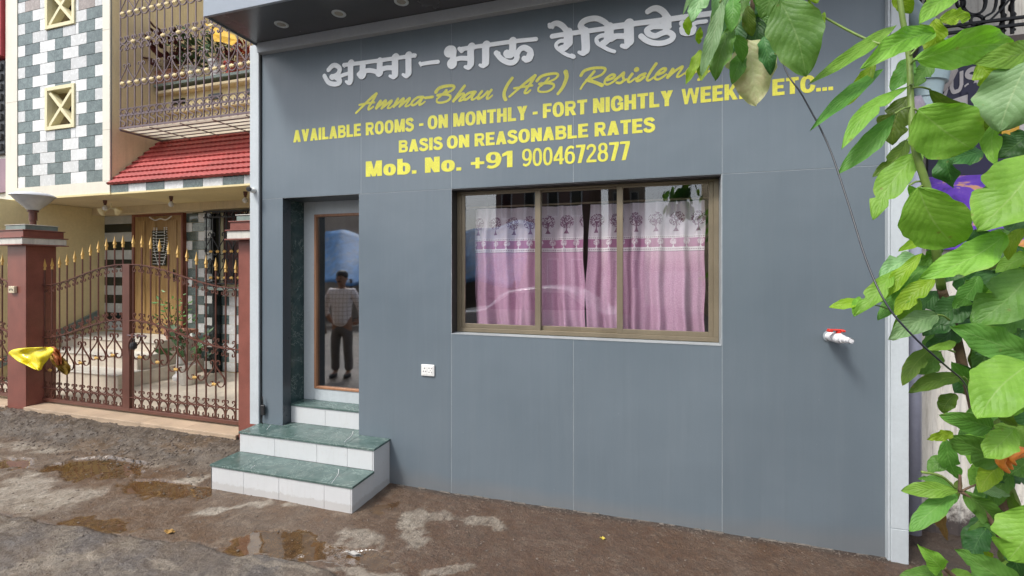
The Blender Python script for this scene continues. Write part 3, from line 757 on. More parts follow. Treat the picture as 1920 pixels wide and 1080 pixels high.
def field_mesh(F, depth=0., y=-.002):
    D, x0, z0, res = F; nz, nx = D.shape; mb = MB(); edges = []
    ins = D < 0; cache = {}
    def vtx(x, z):
        k = (round(x*1e5), round(z*1e5))
        if k not in cache: cache[k] = len(mb.v); mb.v.append((x, y, z))
        return cache[k]
    full = ins[:-1, :-1] & ins[1:, :-1] & ins[:-1, 1:] & ins[1:, 1:]
    anyi = ins[:-1, :-1] | ins[1:, :-1] | ins[:-1, 1:] | ins[1:, 1:]
    for j in range(nz-1):
        row = full[j]; i = 0
        if not anyi[j].any(): continue
        idx = np.nonzero(anyi[j])[0]; run = None
        for i in list(idx) + [-9]:
            if run is not None and (i != run[1]+1 or i == -9 or not row[i]):
                a, b = run[0], run[1]+1
                mb.f.append((vtx(x0+a*res, z0+j*res), vtx(x0+b*res, z0+j*res), vtx(x0+b*res, z0+(j+1)*res), vtx(x0+a*res, z0+(j+1)*res))); run = None
            if i == -9: break
            if row[i]: run = [i, i] if run is None else [run[0], i]; continue
            cs = [(i, j), (i+1, j), (i+1, j+1), (i, j+1)]; poly = []; cr = []
            for k in range(4):
                p = cs[k]; q = cs[(k+1) % 4]; dp = D[p[1], p[0]]; dq = D[q[1], q[0]]
                if dp < 0: poly.append((x0+p[0]*res, z0+p[1]*res))
                if (dp < 0) != (dq < 0):
                    t = dp/(dp-dq); pt = (x0+(p[0]+(q[0]-p[0])*t)*res, z0+(p[1]+(q[1]-p[1])*t)*res)
                    poly.append(pt); cr.append((pt, dp < 0))
            if len(poly) >= 3: mb.f.append(tuple(vtx(*p) for p in poly))
            if len(cr) == 2:
                a, b = (cr[0], cr[1]) if cr[0][1] else (cr[1], cr[0]); edges.append((a[0], b[0]))
    if depth:
        for a, b in edges:
            n = len(mb.v); mb.v += [(a[0], y, a[1]), (b[0], y, b[1]), (b[0], y+depth, b[1]), (a[0], y+depth, a[1])]
            mb.f.append((n, n+1, n+2, n+3))
    mb.f = [f for f in mb.f if len(set(f)) >= 3]
    return mb

def ell(cx, cz, rx, rz, p=2.35, a0=0, a1=360, n=36):
    q = []
    for k in range(n + (1 if a1-a0 < 360 else 0)):
        a = R(a0+(a1-a0)*k/n); c, s_ = math.cos(a), math.sin(a)
        q.append((cx+rx*math.copysign(abs(c)**(2/p), c), cz+rz*math.copysign(abs(s_)**(2/p), s_)))
    return q
def rib(pts, w0, n=5):
    """outline of a bent bar with square ends"""
    q = crom(pts, n); L = []; Rr_ = []
    for i in range(len(q)):
        a = q[max(i-1, 0)]; b = q[min(i+1, len(q)-1)]; tx, tz = b[0]-a[0], b[1]-a[1]; l = math.hypot(tx, tz)
        w = w0 if not isinstance(w0, tuple) else w0[0]+(w0[1]-w0[0])*i/(len(q)-1)
        nx, nz = -tz/l*w/2, tx/l*w/2; L.append((q[i][0]+nx, q[i][1]+nz)); Rr_.append((q[i][0]-nx, q[i][1]-nz))
    return L+Rr_[::-1]
def bx2(x0, x1, z0, z1): return [(x0, z0), (x1, z0), (x1, z1), (x0, z1)]
def glyphs(s, t):
    """s stem width, t bar height; each glyph: (advance width, [added outlines], [removed outlines])"""
    g = {}
    g['I'] = (s, [bx2(0, s, 0, 1)], [])
    g['L'] = (.62, [bx2(0, s, 0, 1), bx2(s*.9, .62, 0, t)], [])
    g['E'] = (.66, [bx2(0, s, 0, 1), bx2(s*.9, .66, 0, t), bx2(s*.9, .60, .41, .41+t*.95), bx2(s*.9, .65, 1-t, 1)], [])
    g['F'] = (.62, [bx2(0, s, 0, 1), bx2(s*.9, .56, .39, .39+t*.95), bx2(s*.9, .62, 1-t, 1)], [])
    g['T'] = (.68, [bx2(.34-s/2, .34+s/2, 0, 1), bx2(0, .68, 1-t, 1)], [])
    g['H'] = (.74, [bx2(0, s, 0, 1), bx2(.74-s, .74, 0, 1), bx2(s*.9, .74-s*.9, .41, .41+t)], [])
    g['N'] = (.75, [bx2(0, s, 0, 1), bx2(.75-s, .75, 0, 1), [(0, 1), (s, 1), (.75, 0), (.75-s, 0)]], [])
    w = .90; m = s*.92
    g['M'] = (w, [bx2(0, m, 0, 1), bx2(w-m, w, 0, 1), [(0, 1), (m*1.2, 1), (w/2+.10, 0), (w/2-.10, 0)], [(w, 1), (w-m*1.2, 1), (w/2-.10, 0), (w/2+.10, 0)]], [])
    w = .78
    g['V'] = (w, [[(0, 1), (s*1.1, 1), (w/2+.13, 0), (w/2-.13, 0)], [(w, 1), (w-s*1.1, 1), (w/2-.13, 0), (w/2+.13, 0)]], [])
    g['A'] = (w, [[(0, 0), (s*1.08, 0), (w/2+.14, 1), (w/2-.14, 1)], [(w, 0), (w-s*1.08, 0), (w/2-.14, 1), (w/2+.14, 1)], bx2(.2, w-.2, .19, .19+t*.9)], [])
    w = 1.12
    g['W'] = (w, [[(0, 1), (.22, 1), (.39, 0), (.19, 0)], [(.45, 1), (w/2+.06, 1), (.39, 0), (.19, 0)], [(w-.45, 1), (w/2-.06, 1), (w-.39, 0), (w-.19, 0)], [(w, 1), (w-.22, 1), (w-.39, 0), (w-.19, 0)]], [])
    w = .76
    g['Y'] = (w, [[(0, 1), (s*1.15, 1), (w/2+.12, .38), (w/2-.12, .38)], [(w, 1), (w-s*1.15, 1), (w/2-.12, .38), (w/2+.12, .38)], bx2(w/2-s/2, w/2+s/2, 0, .50)], [])
    g['K'] = (.80, [bx2(0, s, 0, 1), [(s*.8, .22), (s*.8, .52), (.50, 1), (.78, 1)], [(.24, .52), (.42, .72), (.80, 0), (.50, 0)]], [])
    g['O'] = (.80, [ell(.40, .5, .40, .52)], [ell(.40, .5, .40-s*.95, .52-t)])
    g['C'] = (.76, [ell(.40, .5, .40, .52)], [ell(.40, .5, .40-s*.95, .52-t), [(.42, .5), (.9, .66), (.9, .36)]])
    g['G'] = (.80, [ell(.40, .5, .40, .52)], [ell(.40, .5, .40-s*.95, .52-t), [(.44, .5), (.9, .72), (.9, .2), (.6, .2)]], [bx2(.43, .80, .38, .55), bx2(.80-s*.8, .80, .06, .55)])
    g['S'] = (.70, [rib([(.60, .74), (.50, .88), (.33, .91), (.16, .86), (.12, .72), (.22, .60), (.42, .51), (.58, .40), (.59, .22), (.45, .10), (.30, .08), (.14, .14), (.07, .29)], t*1.12, 6)], [])
    g['B'] = (.74, [bx2(0, .40, 0, 1), ell(.40, .735, .30, .265), ell(.42, .29, .32, .29)], [ell(.36, .735, .14, .265-t*.95, 4), ell(.37, .29, .15, .29-t*.95, 4)])
    g['R'] = (.76, [bx2(0, .42, .34, 1), ell(.42, .69, .30, .31), bx2(0, s, 0, .5), [(.30, .42), (.54, .44), (.78, 0), (.50, 0)]], [ell(.37, .70, .16, .31-t, 4)])
    g['.'] = (.24, [bx2(0, .24, 0, .21)], [])
    g['+'] = (.62, [bx2(0, .62, .30, .30+t), bx2(.31-s*.4, .31+s*.4, .06, .74)], [])
    g['o'] = (.68, [ell(.34, .36, .34, .38)], [ell(.34, .36, .34-s*.95, .38-t*.95)])
    g['b'] = (.70, [bx2(0, s, 0, 1), ell(.36, .36, .34, .38)], [ell(.36, .36, .34-s*.95, .38-t*.95), bx2(s, .30, .9, 1)])
    g['0'] = (.64, [ell(.32, .5, .32, .51)], [ell(.32, .5, .32-s*.9, .51-t)])
    g['1'] = (.46, [bx2(.46-s, .46, 0, 1), [(0, .66), (0, .84), (.46-s, 1), (.46-s, .76)]], [])
    g['9'] = (.66, [ell(.33, .67, .33, .34), rib([(.60, .70), (.585, .42), (.48, .17), (.26, .075), (.07, .15)], (s*.85, t*.95), 6)], [ell(.33, .67, .33-s*.9, .34-t*.85)])
    g['6'] = (.66, [ell(.33, .33, .33, .34), rib([(.06, .30), (.075, .58), (.18, .83), (.40, .925), (.59, .85)], (s*.85, t*.95), 6)], [ell(.33, .33, .33-s*.9, .34-t*.85)])
    g['8'] = (.66, [ell(.33, .745, .29, .265), ell(.33, .285, .33, .295)], [ell(.33, .745, .29-s*.85, .265-t*.85), ell(.33, .285, .33-s*.9, .295-t*.85)])
    g['7'] = (.60, [bx2(0, .60, 1-t, 1), [(.10, 0), (.34, 0), (.60, .86), (.60, 1-t*.5), (.36, 1-t*.5)]], [])
    g['4'] = (.68, [bx2(.64-s*1.25, .64-s*.25, 0, 1), bx2(0, .68, .20, .20+t*.9), [(0, .22), (.0, .38), (.40, 1), (.56, 1), (.56, .9), (.2, .34)]], [])
    g['2'] = (.64, [rib([(.07, .70), (.12, .85), (.30, .92), (.48, .86), (.53, .70), (.42, .50), (.22, .30), (.08, .10)], t*1.1, 6), bx2(.0, .64, 0, t)], [])
    g['J'] = (.56, [bx2(.56-s, .56, .3, 1), rib([(.56-s/2, .34), (.38, .12), (.2, .10), (.07, .32)], s*.9, 6)], [])
    g['U'] = (.72, [bx2(0, s, .3, 1), bx2(.72-s, .72, .3, 1), rib([(s/2, .36), (.2, .13), (.36, .10), (.52, .13), (.72-s/2, .36)], s*.95, 6)], [])
    return g
def poly_sd(poly, X, Z):
    d = np.full(X.shape, 1e9); ins_ = np.zeros(X.shape, bool); n = len(poly)
    for i in range(n):
        ax, az = poly[i]; bx_, bz = poly[(i+1) % n]; ex, ez = bx_-ax, bz-az; l = ex*ex+ez*ez
        if l < 1e-14: continue
        t = np.clip(((X-ax)*ex+(Z-az)*ez)/l, 0, 1); d = np.minimum(d, (X-ax-t*ex)**2+(Z-az-t*ez)**2)
        c = ((az > Z) != (bz > Z))
        with np.errstate(divide='ignore', invalid='ignore'):
            xi = ax+(Z-az)*ex/(ez if ez != 0 else 1e-12)
        ins_ ^= (c & (X < xi))
    d = np.sqrt(d); return np.where(ins_, -d, d)
def word(txt, x0, x1, z0, z1, stem_=.275, bar=.205, name='lettering_word', y=-.0016, parent=None, mat=None, rot=0., gap=.075):
    G_ = glyphs(stem_, bar); adv = []; X0 = 0
    for ch in txt: adv.append(X0); X0 += G_[ch][0] + gap
    W = X0-gap; sx_ = (x1-x0)/W; sz_ = z1-z0; mb = MB(); res = max(.0024, sz_/40)
    for ch, a in zip(txt, adv):
        w, add, sub = G_[ch][:3]; add2 = G_[ch][3] if len(G_[ch]) > 3 else []
        gxs = np.arange(x0+(a-.04)*sx_, x0+(a+w+.04)*sx_+res, res)+res*.37; gzs = np.arange(z0-.05*sz_, z0+1.05*sz_+res, res)+res*.41
        X, Z = np.meshgrid(gxs, gzs)
        f = lambda pl: [(x0+(a+px_)*sx_, z0+pz_*sz_) for px_, pz_ in pl]
        D = np.full(X.shape, 1e9)
        for pl in add: D = np.minimum(D, poly_sd(f(pl), X, Z))
        for pl in sub: D = np.maximum(D, -poly_sd(f(pl), X, Z))
        for pl in add2: D = np.minimum(D, poly_sd(f(pl), X, Z))
        m_ = field_mesh((D, gxs[0], gzs[0], res), 0, y)
        mb.add([(vx_, vy_, vz_+rot*(vx_-x0)) for vx_, vy_, vz_ in m_.v], m_.f)
    me = mb.mesh(name, mat or m_yel); return link(name, me, None, parent or bld)
def wx(px): return P(px, 300, 0).x

L3 = (2.868, 2.974); L4 = (2.700, 2.800); L5 = (2.522, 2.650)
for w_, a, b_ in (('AVAILABLE', 550, 677), ('ROOMS', 686, 776), ('ON', 802, 840), ('MONTHLY', 850, 989), ('FORT', 1018, 1101), ('NIGHTLY', 1112, 1262), ('WEEKLY', 1278, 1432), ('ETC...', 1448, 1562)):
    word(w_, wx(a), wx(b_), *L3)
for a, b_ in ((786, 794), (999, 1008)):
    MB().box(wx(a), wx(b_), -.0016, -.0008, 2.902, 2.922).build('lettering_dash', m_yel, bld)
for w_, a, b_ in (('BASIS', 748, 830), ('ON', 838, 880), ('REASONABLE', 890, 1103), ('RATES', 1115, 1228)): word(w_, wx(a), wx(b_), *L4)
word('Mob.', wx(686), wx(781), *L5, stem_=.29, bar=.20); word('No.', wx(797), wx(865), L5[0], L5[1]-.006, stem_=.29, bar=.20)
word('+91', wx(883), wx(961), L5[0], L5[1]-.004, stem_=.24, bar=.18); word('9004672877', wx(979), wx(1181), L5[0]-.004, L5[1], stem_=.20, bar=.14, gap=.07)
def conv(strokes, ox, oy, sc, smooth=4, wm=1.09):
    """pixel strokes of a zoomed crop -> wall metres; a stroke is (width, [(x, y), ...]) or (width, pts, end_width)"""
    out = []
    for st in strokes:
        w = st[0]; pts = st[1]; w2 = st[2] if len(st) > 2 else w
        q = crom(pts, smooth) if len(pts) > 2 else pts
        L = []
        for k, (a, b) in enumerate(q):
            p = P(ox+a/sc, oy+b/sc, 0); t = (CD)/ray(ox+a/sc, 0)[1]
            f = k/max(1, len(q)-1); ww = w+(w2-w)*f
            L.append((p.x, p.z, ww*wm/sc/2*t/FPX*1.06))
        out.append(L)
    return out
# --- white raised letters, word by word
D1 = (600, 80, 9.6); D2 = (820, 50, 9.6); D3 = (1020, 20, 10.8); D4 = (1140, 0, 9.6)
amma = conv([
    (75, [(165, 495), (230, 425), (300, 418), (362, 470), (345, 550), (290, 600), (215, 622)]), (88, [(225, 622), (235, 628)]),
    (80, [(300, 635), (365, 680), (350, 735), (260, 752), (160, 718), (90, 605)], 70), (58, [(330, 640), (410, 595), (520, 560)]),
    (96, [(562, 375), (558, 480), (562, 590), (560, 670), (545, 715)]), (70, [(550, 715), (520, 735), (478, 705)], 40), (112, [(570, 372), (572, 374)]),
    (62, [(440, 408), (640, 385), (1000, 338), (1720, 238)]), (52, [(440, 400), (448, 440)], 30), (70, [(1690, 236), (1708, 240)]),
    (104, [(780, 390), (776, 480), (772, 560)]), (150, [(762, 575), (764, 577)]), (60, [(700, 575), (720, 600)]),
    (72, [(820, 515), (900, 505), (985, 520), (1040, 540)]), (100, [(1086, 330), (1082, 450), (1078, 530)]), (135, [(1072, 540), (1074, 542)]),
    (78, [(1110, 490), (1200, 462), (1320, 460)]), (112, [(1358, 270), (1360, 400), (1360, 520), (1360, 580)]), (95, [(1355, 580), (1335, 625), (1265, 605)], 45),
    (122, [(1372, 268), (1374, 270)]), (104, [(1600, 250), (1600, 400), (1602, 500), (1598, 560)]), (90, [(1595, 560), (1565, 610), (1500, 580)], 45), (130, [(1606, 240), (1608, 242)])], *D1)
dash_ = conv([(58, [(1830, 392), (1990, 366), (2130, 352)], 62), (46, [(1806, 372), (1822, 432)], 18)], *D1)
bhau = conv([
    (185, [(225, 455), (255, 455)]), (100, [(300, 470), (292, 540), (285, 600)]), (165, [(270, 670), (272, 672)]), (72, [(320, 600), (430, 575), (570, 580)]),
    (60, [(400, 402), (445, 440)], 75), (66, [(420, 415), (600, 385), (900, 340), (1365, 275), (1780, 232)]), (112, [(606, 385), (606, 500), (610, 620), (606, 680)]),
    (105, [(600, 680), (575, 740), (505, 730)], 50), (132, [(622, 372), (624, 374)]), (118, [(876, 350), (876, 500), (876, 600), (874, 660)]), (95, [(868, 665), (835, 715), (770, 698)], 45),
    (135, [(888, 338), (890, 340)]), (128, [(1362, 268), (1364, 270)]), (115, [(1362, 290), (1362, 400), (1340, 480)]), (115, [(1255, 488), (1262, 498)]), (95, [(1340, 470), (1330, 520), (1265, 520)]),
    (90, [(1405, 480), (1440, 560), (1390, 640), (1290, 655), (1160, 590), (1065, 480)], 80), (60, [(1060, 480), (1110, 490)]),
    (82, [(1440, 500), (1500, 410), (1580, 388), (1670, 440), (1690, 520)], 95), (110, [(1670, 520), (1660, 575), (1610, 592)]), (80, [(1610, 592), (1565, 578)])], *D2)
resi = conv([
    (90, [(130, 320), (220, 270), (300, 272), (390, 330), (470, 430)], 100), (60, [(110, 290), (180, 345)]),
    (84, [(170, 528), (400, 492), (700, 448), (1230, 375), (1640, 318)]), (160, [(490, 450), (495, 560), (495, 660)]), (130, [(485, 680), (430, 750), (350, 775)], 110),
    (66, [(430, 618), (330, 625), (255, 680), (260, 750), (350, 830), (470, 905), (610, 945)], 60), (80, [(560, 925), (595, 940)]),
    (110, [(810, 400), (745, 320), (800, 230), (930, 178), (1080, 172), (1220, 235), (1310, 320)], 90), (148, [(832, 430), (842, 600), (850, 740), (845, 810)]), (120, [(840, 810), (800, 875), (710, 850)], 55),
    (160, [(1320, 340), (1318, 480), (1310, 560)]), (135, [(1300, 580), (1250, 640), (1190, 670)], 100), (76, [(1250, 508), (1150, 520), (1068, 580), (1090, 670), (1200, 740), (1310, 800), (1425, 838)], 62),
    (90, [(1370, 590), (1480, 530), (1650, 530)])], *D3) + conv([
    (84, [(-20, 500), (370, 448), (500, 432), (960, 375), (1480, 302), (1900, 245), (2300, 195), (2900, 115)]), (150, [(372, 440), (378, 600), (380, 750)]), (115, [(370, 770), (330, 840), (250, 830)], 60), (150, [(380, 430), (382, 432)]),
    (88, [(60, 680), (150, 660), (310, 660)]),
    (86, [(720, 215), (800, 168), (890, 162), (990, 220), (1080, 340)], 100), (150, [(1050, 350), (1050, 450), (1050, 470)]), (60, [(1060, 480), (1110, 492)]),
    (86, [(1080, 480), (960, 485), (800, 490), (700, 550), (740, 620), (850, 655), (990, 600), (1090, 590), (1170, 650), (1130, 730), (980, 785), (820, 782), (690, 735), (595, 660)], 84),
    (86, [(1330, 425), (1370, 440), (1420, 470)], 60), (80, [(1330, 520), (1345, 590), (1430, 612), (1520, 590), (1545, 520)]), (62, [(1540, 440), (1620, 410), (1760, 395)]),
    (110, [(1900, 260), (1905, 400), (1900, 560)]), (90, [(2060, 330), (2050, 480), (1990, 570), (1930, 590)]), (60, [(1960, 500), (2000, 620), (2200, 740)]), (90, [(2080, 470), (2250, 440)]),
    (120, [(2280, 220), (2285, 400), (2280, 640)]), (120, [(2560, 180), (2565, 400), (2560, 600)]), (80, [(2560, 190), (2520, 40), (2640, -40), (2740, 30)])], *D4)
for st in (amma, dash_, bhau, resi):
    field_mesh(stroke_field(st, .0042), .007, -.0085).build('raised_letters', m_sil, bld, angle=None)
# --- brush-script line
C1 = (660, 140, 9.6); C2 = (800, 130, 6.857); C3 = (1080, 100, 6.857)
W1 = 40; W2 = 28
scr = conv([(26, [(72, 692), (150, 615), (250, 515), (350, 418), (440, 345)], 40), (36, [(440, 345), (400, 430), (345, 520), (300, 590), (300, 628), (335, 615), (385, 578)], 24), (26, [(135, 545), (220, 525), (310, 512), (405, 500)]),
    (W1, [(515, 478), (470, 540), (440, 605)]), (W1*.8, [(440, 605), (520, 540), (600, 468), (612, 490), (570, 550), (535, 608)]), (W1*.8, [(535, 608), (620, 540), (705, 468), (715, 490), (650, 580), (645, 605), (690, 600), (740, 555)], 20),
    (W1*.9, [(830, 438), (790, 500), (755, 575)]), (W1*.8, [(755, 575), (840, 505), (920, 432), (930, 455), (890, 520), (858, 575)]), (W1*.8, [(858, 575), (945, 500), (1030, 425), (1042, 445), (975, 540), (965, 572), (1010, 565), (1060, 525)], 20),
    (W1*.8, [(1270, 402), (1180, 412), (1095, 480), (1075, 535), (1110, 550), (1180, 505), (1270, 405)]), (W1*.9, [(1280, 405), (1225, 500), (1215, 545), (1260, 530), (1315, 485)], 20), (36, [(1322, 420), (1455, 402)]),
    ], *C1, wm=1.32) + conv([
    (34, [(120, 292), (160, 245), (240, 218), (335, 212), (355, 235), (320, 275), (250, 305), (190, 322)], 18), (24, [(255, 270), (200, 325), (150, 370)], 16), (26, [(140, 335), (220, 322), (295, 335), (305, 370), (262, 410), (180, 430), (132, 418), (136, 378)], 18),
    (W2, [(488, 215), (420, 305), (345, 410)]), (W2*.8, [(350, 405), (420, 340), (470, 310), (478, 328), (430, 385), (420, 408), (450, 402), (490, 375)], 16),
    (W2*.85, [(612, 290), (545, 305), (490, 350), (480, 385), (510, 388), (560, 350), (612, 292)]), (W2*.9, [(628, 292), (590, 350), (580, 388), (610, 385), (650, 355)], 15),
    (W2*.9, [(712, 283), (670, 340), (660, 378), (690, 372), (740, 335), (785, 285)], 22), (W2*.95, [(832, 268), (790, 330), (775, 375), (800, 375), (845, 335)], 15),
    (30, [(1100, 115), (1040, 200), (1000, 290), (998, 350), (1015, 388)], 34),
    (20, [(1065, 352), (1180, 252), (1290, 160), (1395, 82)], 30), (28, [(1395, 82), (1350, 160), (1300, 230), (1262, 290), (1270, 308), (1300, 300), (1335, 268)], 18), (20, [(1125, 245), (1240, 228), (1360, 208)]),
    (30, [(1420, 148), (1470, 95), (1560, 65), (1660, 55), (1690, 78), (1650, 125), (1570, 160), (1500, 180)], 16), (22, [(1570, 115), (1500, 190), (1440, 235)], 16), (25, [(1450, 190), (1540, 178), (1625, 190), (1632, 230), (1570, 280), (1480, 292), (1435, 275), (1440, 235)], 17),
    (42, [(1788, 35), (1800, 95), (1775, 180), (1735, 255), (1688, 315)], 26)], *C2, wm=1.32) + conv([
    (30, [(65, 285), (110, 225), (220, 192), (345, 188), (378, 212), (330, 275), (220, 320), (130, 348)], 18), (26, [(235, 235), (150, 335), (95, 400), (60, 458)], 18), (28, [(140, 345), (240, 372), (335, 412)], 34),
    (W2*.9, [(400, 345), (470, 320), (500, 285), (460, 275), (390, 325), (368, 380), (400, 402), (450, 385), (510, 345)], 18), (W2*.9, [(500, 345), (570, 290), (615, 250), (605, 300), (615, 345), (570, 382), (525, 378)], 24), (18, [(570, 380), (650, 335)]),
    (W2, [(722, 268), (680, 325), (672, 365), (700, 368), (765, 320)], 16), (44, [(776, 212), (782, 208)]), (W2*.9, [(890, 262), (830, 285), (785, 330), (785, 355), (820, 348), (880, 300)]), (W2, [(1030, 135), (960, 235), (915, 320), (920, 350), (950, 345), (1010, 300)], 16),
    (W2*.9, [(1060, 272), (1130, 240), (1155, 200), (1110, 200), (1040, 260), (1015, 320), (1050, 338), (1110, 310), (1160, 272)], 18), (W2, [(1245, 205), (1205, 265), (1178, 312)]), (W2*.85, [(1180, 310), (1270, 230), (1360, 172), (1365, 190), (1310, 270), (1300, 305), (1335, 298), (1400, 255)], 16),
    (W2*.9, [(1510, 190), (1525, 165), (1480, 170), (1425, 230), (1420, 275), (1460, 285), (1570, 220)], 16), (46, [(1508, 172), (1512, 170)]), (W2*.9, [(1600, 165), (1580, 215), (1610, 230), (1700, 165)], 20), (W2*.8, [(1700, 165), (1660, 250), (1600, 330), (1570, 340), (1620, 290), (1735, 215)], 16)], *C3, wm=1.32)
field_mesh(stroke_field(scr, .0030), 0, -.0018).build('script_lettering', m_yel, bld)
# ------------------------------------------------------------------ wrought iron pieces
m_iron = M('brown_iron', (.125, .048, .034), .42, .5, metal=.1, var=.18, vs=9, fine=.08)
m_iron_g = M('mauve_iron', (.135, .095, .105), .45, .5, metal=.1, var=.15, vs=9)
m_black = M('black_iron', (.022, .022, .024), .45, metal=.2)
m_gold = M('gold_paint', (.66, .42, .13), .35, metal=.25, var=.15, vs=20)
m_goldp = M('pale_gold_paint', (.78, .64, .34), .4, metal=.1, var=.12, vs=20)
def mir(pts): return [(-x, z) for x, z in pts]
ARCH = [(-.26, -.50), (-.20, -.62), (-.24, -.78), (-.35, -.80), (-.44, -.66), (-.45, -.44), (-.36, -.20), (-.19, -.05), (0, 0)]
def arch_mesh(W, H, mat, w=.008, d=.012, flip=False, name='scroll'):
    h = [(x*W, z*H) for x, z in ARCH]; full = h + [(-x, z) for x, z in h[::-1][1:]]
    q = crom(full, 2)
    if flip: q = [(x, -z) for x, z in q]
    return MB().ribbon(q, w, d).mesh(name, mat)
HEART = [(.05, .193), (.064, .205), (.055, .228), (.033, .235), (.013, .217), (.011, .187), (.034, .148), (.08, .10), (.118, .056), (.126, .008), (.098, -.032), (.056, -.038), (.03, -.014), (.04, .014), (.062, .006)]
def heart_mesh(sx, sz, mat, w=.008, d=.012, name='heart_scroll'):
    q = crom([(x*sx, z*sz) for x, z in HEART], 2)
    mb = MB(); mb.ribbon(q, w, d); mb.ribbon([(-x, z) for x, z in q], w, d); return mb.mesh(name, mat)
def flower_mesh(r, mat, name='gold_flower'):
    mb = MB()
    for s in (-1, 1):
        b0 = len(mb.v); mb.lathe([(.001, -r*.9), (r*.5, -r*.35), (r*.62, .1*r), (r*.35, r*.6), (.001, r*.8)], 6, (0, 0, 0))
        for k in range(b0, len(mb.v)):
            x, y, z = mb.v[k]; mb.v[k] = (x*1.0+s*r*.55, y*.7-.006, z*.8 + abs(x)*.3)
    mb.lathe([(.001, -r*.5), (r*.32, -.1*r), (r*.3, r*.6), (.001, r)], 6, (0, -.008, 0))
    return mb.mesh(name, mat)
def spear_mesh(mat):
    return MB().lathe([(.008, 0), (.014, .005), (.009, .012), (.018, .026), (.015, .042), (.006, .085), (.001, .118)], 4, rot=math.pi/4).lathe([(.011, -.02), (.014, -.012), (.011, 0)], 8).mesh('spearhead', mat)

# ------------------------------------------------------------------ gate leaves
GY_ = .375
def s_curve(u): return u*u*(3-2*u)
GB = .133
me_top = arch_mesh(GB, .095, m_iron, .007, .010); me_topf = arch_mesh(GB, .095, m_iron, .007, .010, True)
me_low = arch_mesh(GB, .085, m_iron, .007, .010, True); me_lowb = arch_mesh(GB, .135, m_iron, .008, .010)
me_heart = heart_mesh(1.0, 1.0, m_iron, .008); me_fl = flower_mesh(.026, m_gold); me_sp = spear_mesh(m_gold)
me_bar = {}
def leaf_z(u): return s_curve(u)
def make_leaf(x0, n, high_right, label):
    """x0: world x of the first bar, n bars; the arch rises towards the meeting stile"""
    W = (n-1)*GB
    g = empty('gate_leaf', (x0, GY_, 0), label, 'gate', 'gate leaves of brown wrought iron')
    def U(x): u = min(1, max(0, x/W)); return u if high_right else 1-u
    zt = lambda x: 1.560 + .245*s_curve(U(x))
    zm = lambda x: .930 + .250*s_curve(U(x))
    ztip = lambda x: (1.840+(.03 if high_right else 0)) + (.285-(.03 if high_right else 0))*s_curve(U(x))
    for i in range(n):
        x = i*GB; top = ztip(x)-.112
        mb = MB(); mb.tube([(x, 0, .17), (x, 0, top)], .0085, 6); b_ = mb.build('bar', m_iron, g)
        link('spearhead', me_sp, None, b_, loc=(x, 0, top+.004))
    def rail(f, h, y, nm='rail', w=.012, a=-.075, e=None):
        e = W+.06 if e is None else e
        q = [(a+(e-a)*k/26, f(a+(e-a)*k/26)) for k in range(27)]
        o = MB().ribbon(q, h, w).build(nm, m_iron, g, loc=(0, y, 0))
    rail(zt, .009, -.012, w=.022); rail(zm, .009, -.014, w=.022); rail(lambda x: .322, .008, -.013, w=.020)
    MB().box(-.085, W+.07, -.022, .022, .163, .200, .002).build('bottom_rail', m_iron, g)
    st = W+.055 if high_right else -.055
    MB().box(st-.028, st+.028, -.024, .022, .165, 1.81, .002).build('stile', m_iron, g)
    st2 = -.085 if high_right else W+.085
    MB().box(st2-.014, st2+.014, -.02, .02, .165, 1.57, .002).build('stile', m_iron, g)
    for i in range(n-1):
        x = (i+.5)*GB; sl = math.atan2(zt(x+.03)-zt(x-.03), .06); sm = math.atan2(zm(x+.03)-zm(x-.03), .06)
        link('scroll', me_top, None, g, (x, -.004, zt(x)-.006), (0, -sl, 0))
        link('scroll', me_top, None, g, (x, -.004, zm(x)-.006), (0, -sm, 0))
        link('scroll', me_topf, None, g, (x, -.004, zm(x)+.006), (0, -sm, 0))
        link('scroll', me_low, None, g, (x, -.004, .328))
        link('scroll', me_lowb, None, g, (x, -.004, .316))
    k = 1 if high_right else 1
    for i in range(k, n-1, 2):
        x = i*GB; z = zm(x)-.385
        h = link('heart_scroll', me_heart, None, g, (x, -.006, z))
        link('gold_flower', me_fl, None, g, (x, -.016, z-.012))
    return g
XL = P(84, 600, GY_).x
leafA = make_leaf(XL, 11, True, 'left leaf of the brown wrought iron gate, with yellow bag tied on')
leafB = make_leaf(XL+11*GB+.028, 12, False, 'right leaf of the brown wrought iron gate, beside the grey house')
leafC = make_leaf(-7.46-8*GB, 9, False, 'piece of brown wrought iron railing left of the lamp pillar')
leafC['category'] = 'railing'; 
# latch and padlock
lt = empty('gate_latch', P(252, 632, GY_-.03), 'rusty slide latch with dark padlock joining the two gate leaves', 'latch')
MB().tube([(-.09, -.012, .018), (.20, -.012, .018)], .008, 8).build('slide_bolt', m_iron_g, lt)
MB().box(-.03, .01, -.02, 0, -.02, .04, .003).box(.06, .085, -.02, 0, -.0, .035, .003).build('bolt_keeper', m_iron, lt)
MB().tube(crom([(-.01, -.02, .0), (-.03, -.03, -.05), (-.05, -.02, -.13), (-.045, -.02, -.20)], 3), .014, 6).build('hasp', m_iron, lt)
MB().lathe([(.01, -.045), (.032, -.03), (.036, 0), (.03, .03), (.01, .04)], 10, (.03, -.03, -.09)).build('padlock_body', m_black, lt)
MB().tube(crom([(.015, -.03, -.055), (.018, -.03, -.02), (.035, -.03, -.01), (.05, -.03, -.025), (.048, -.03, -.055)], 3), .005, 6).build('shackle', m_black, lt)

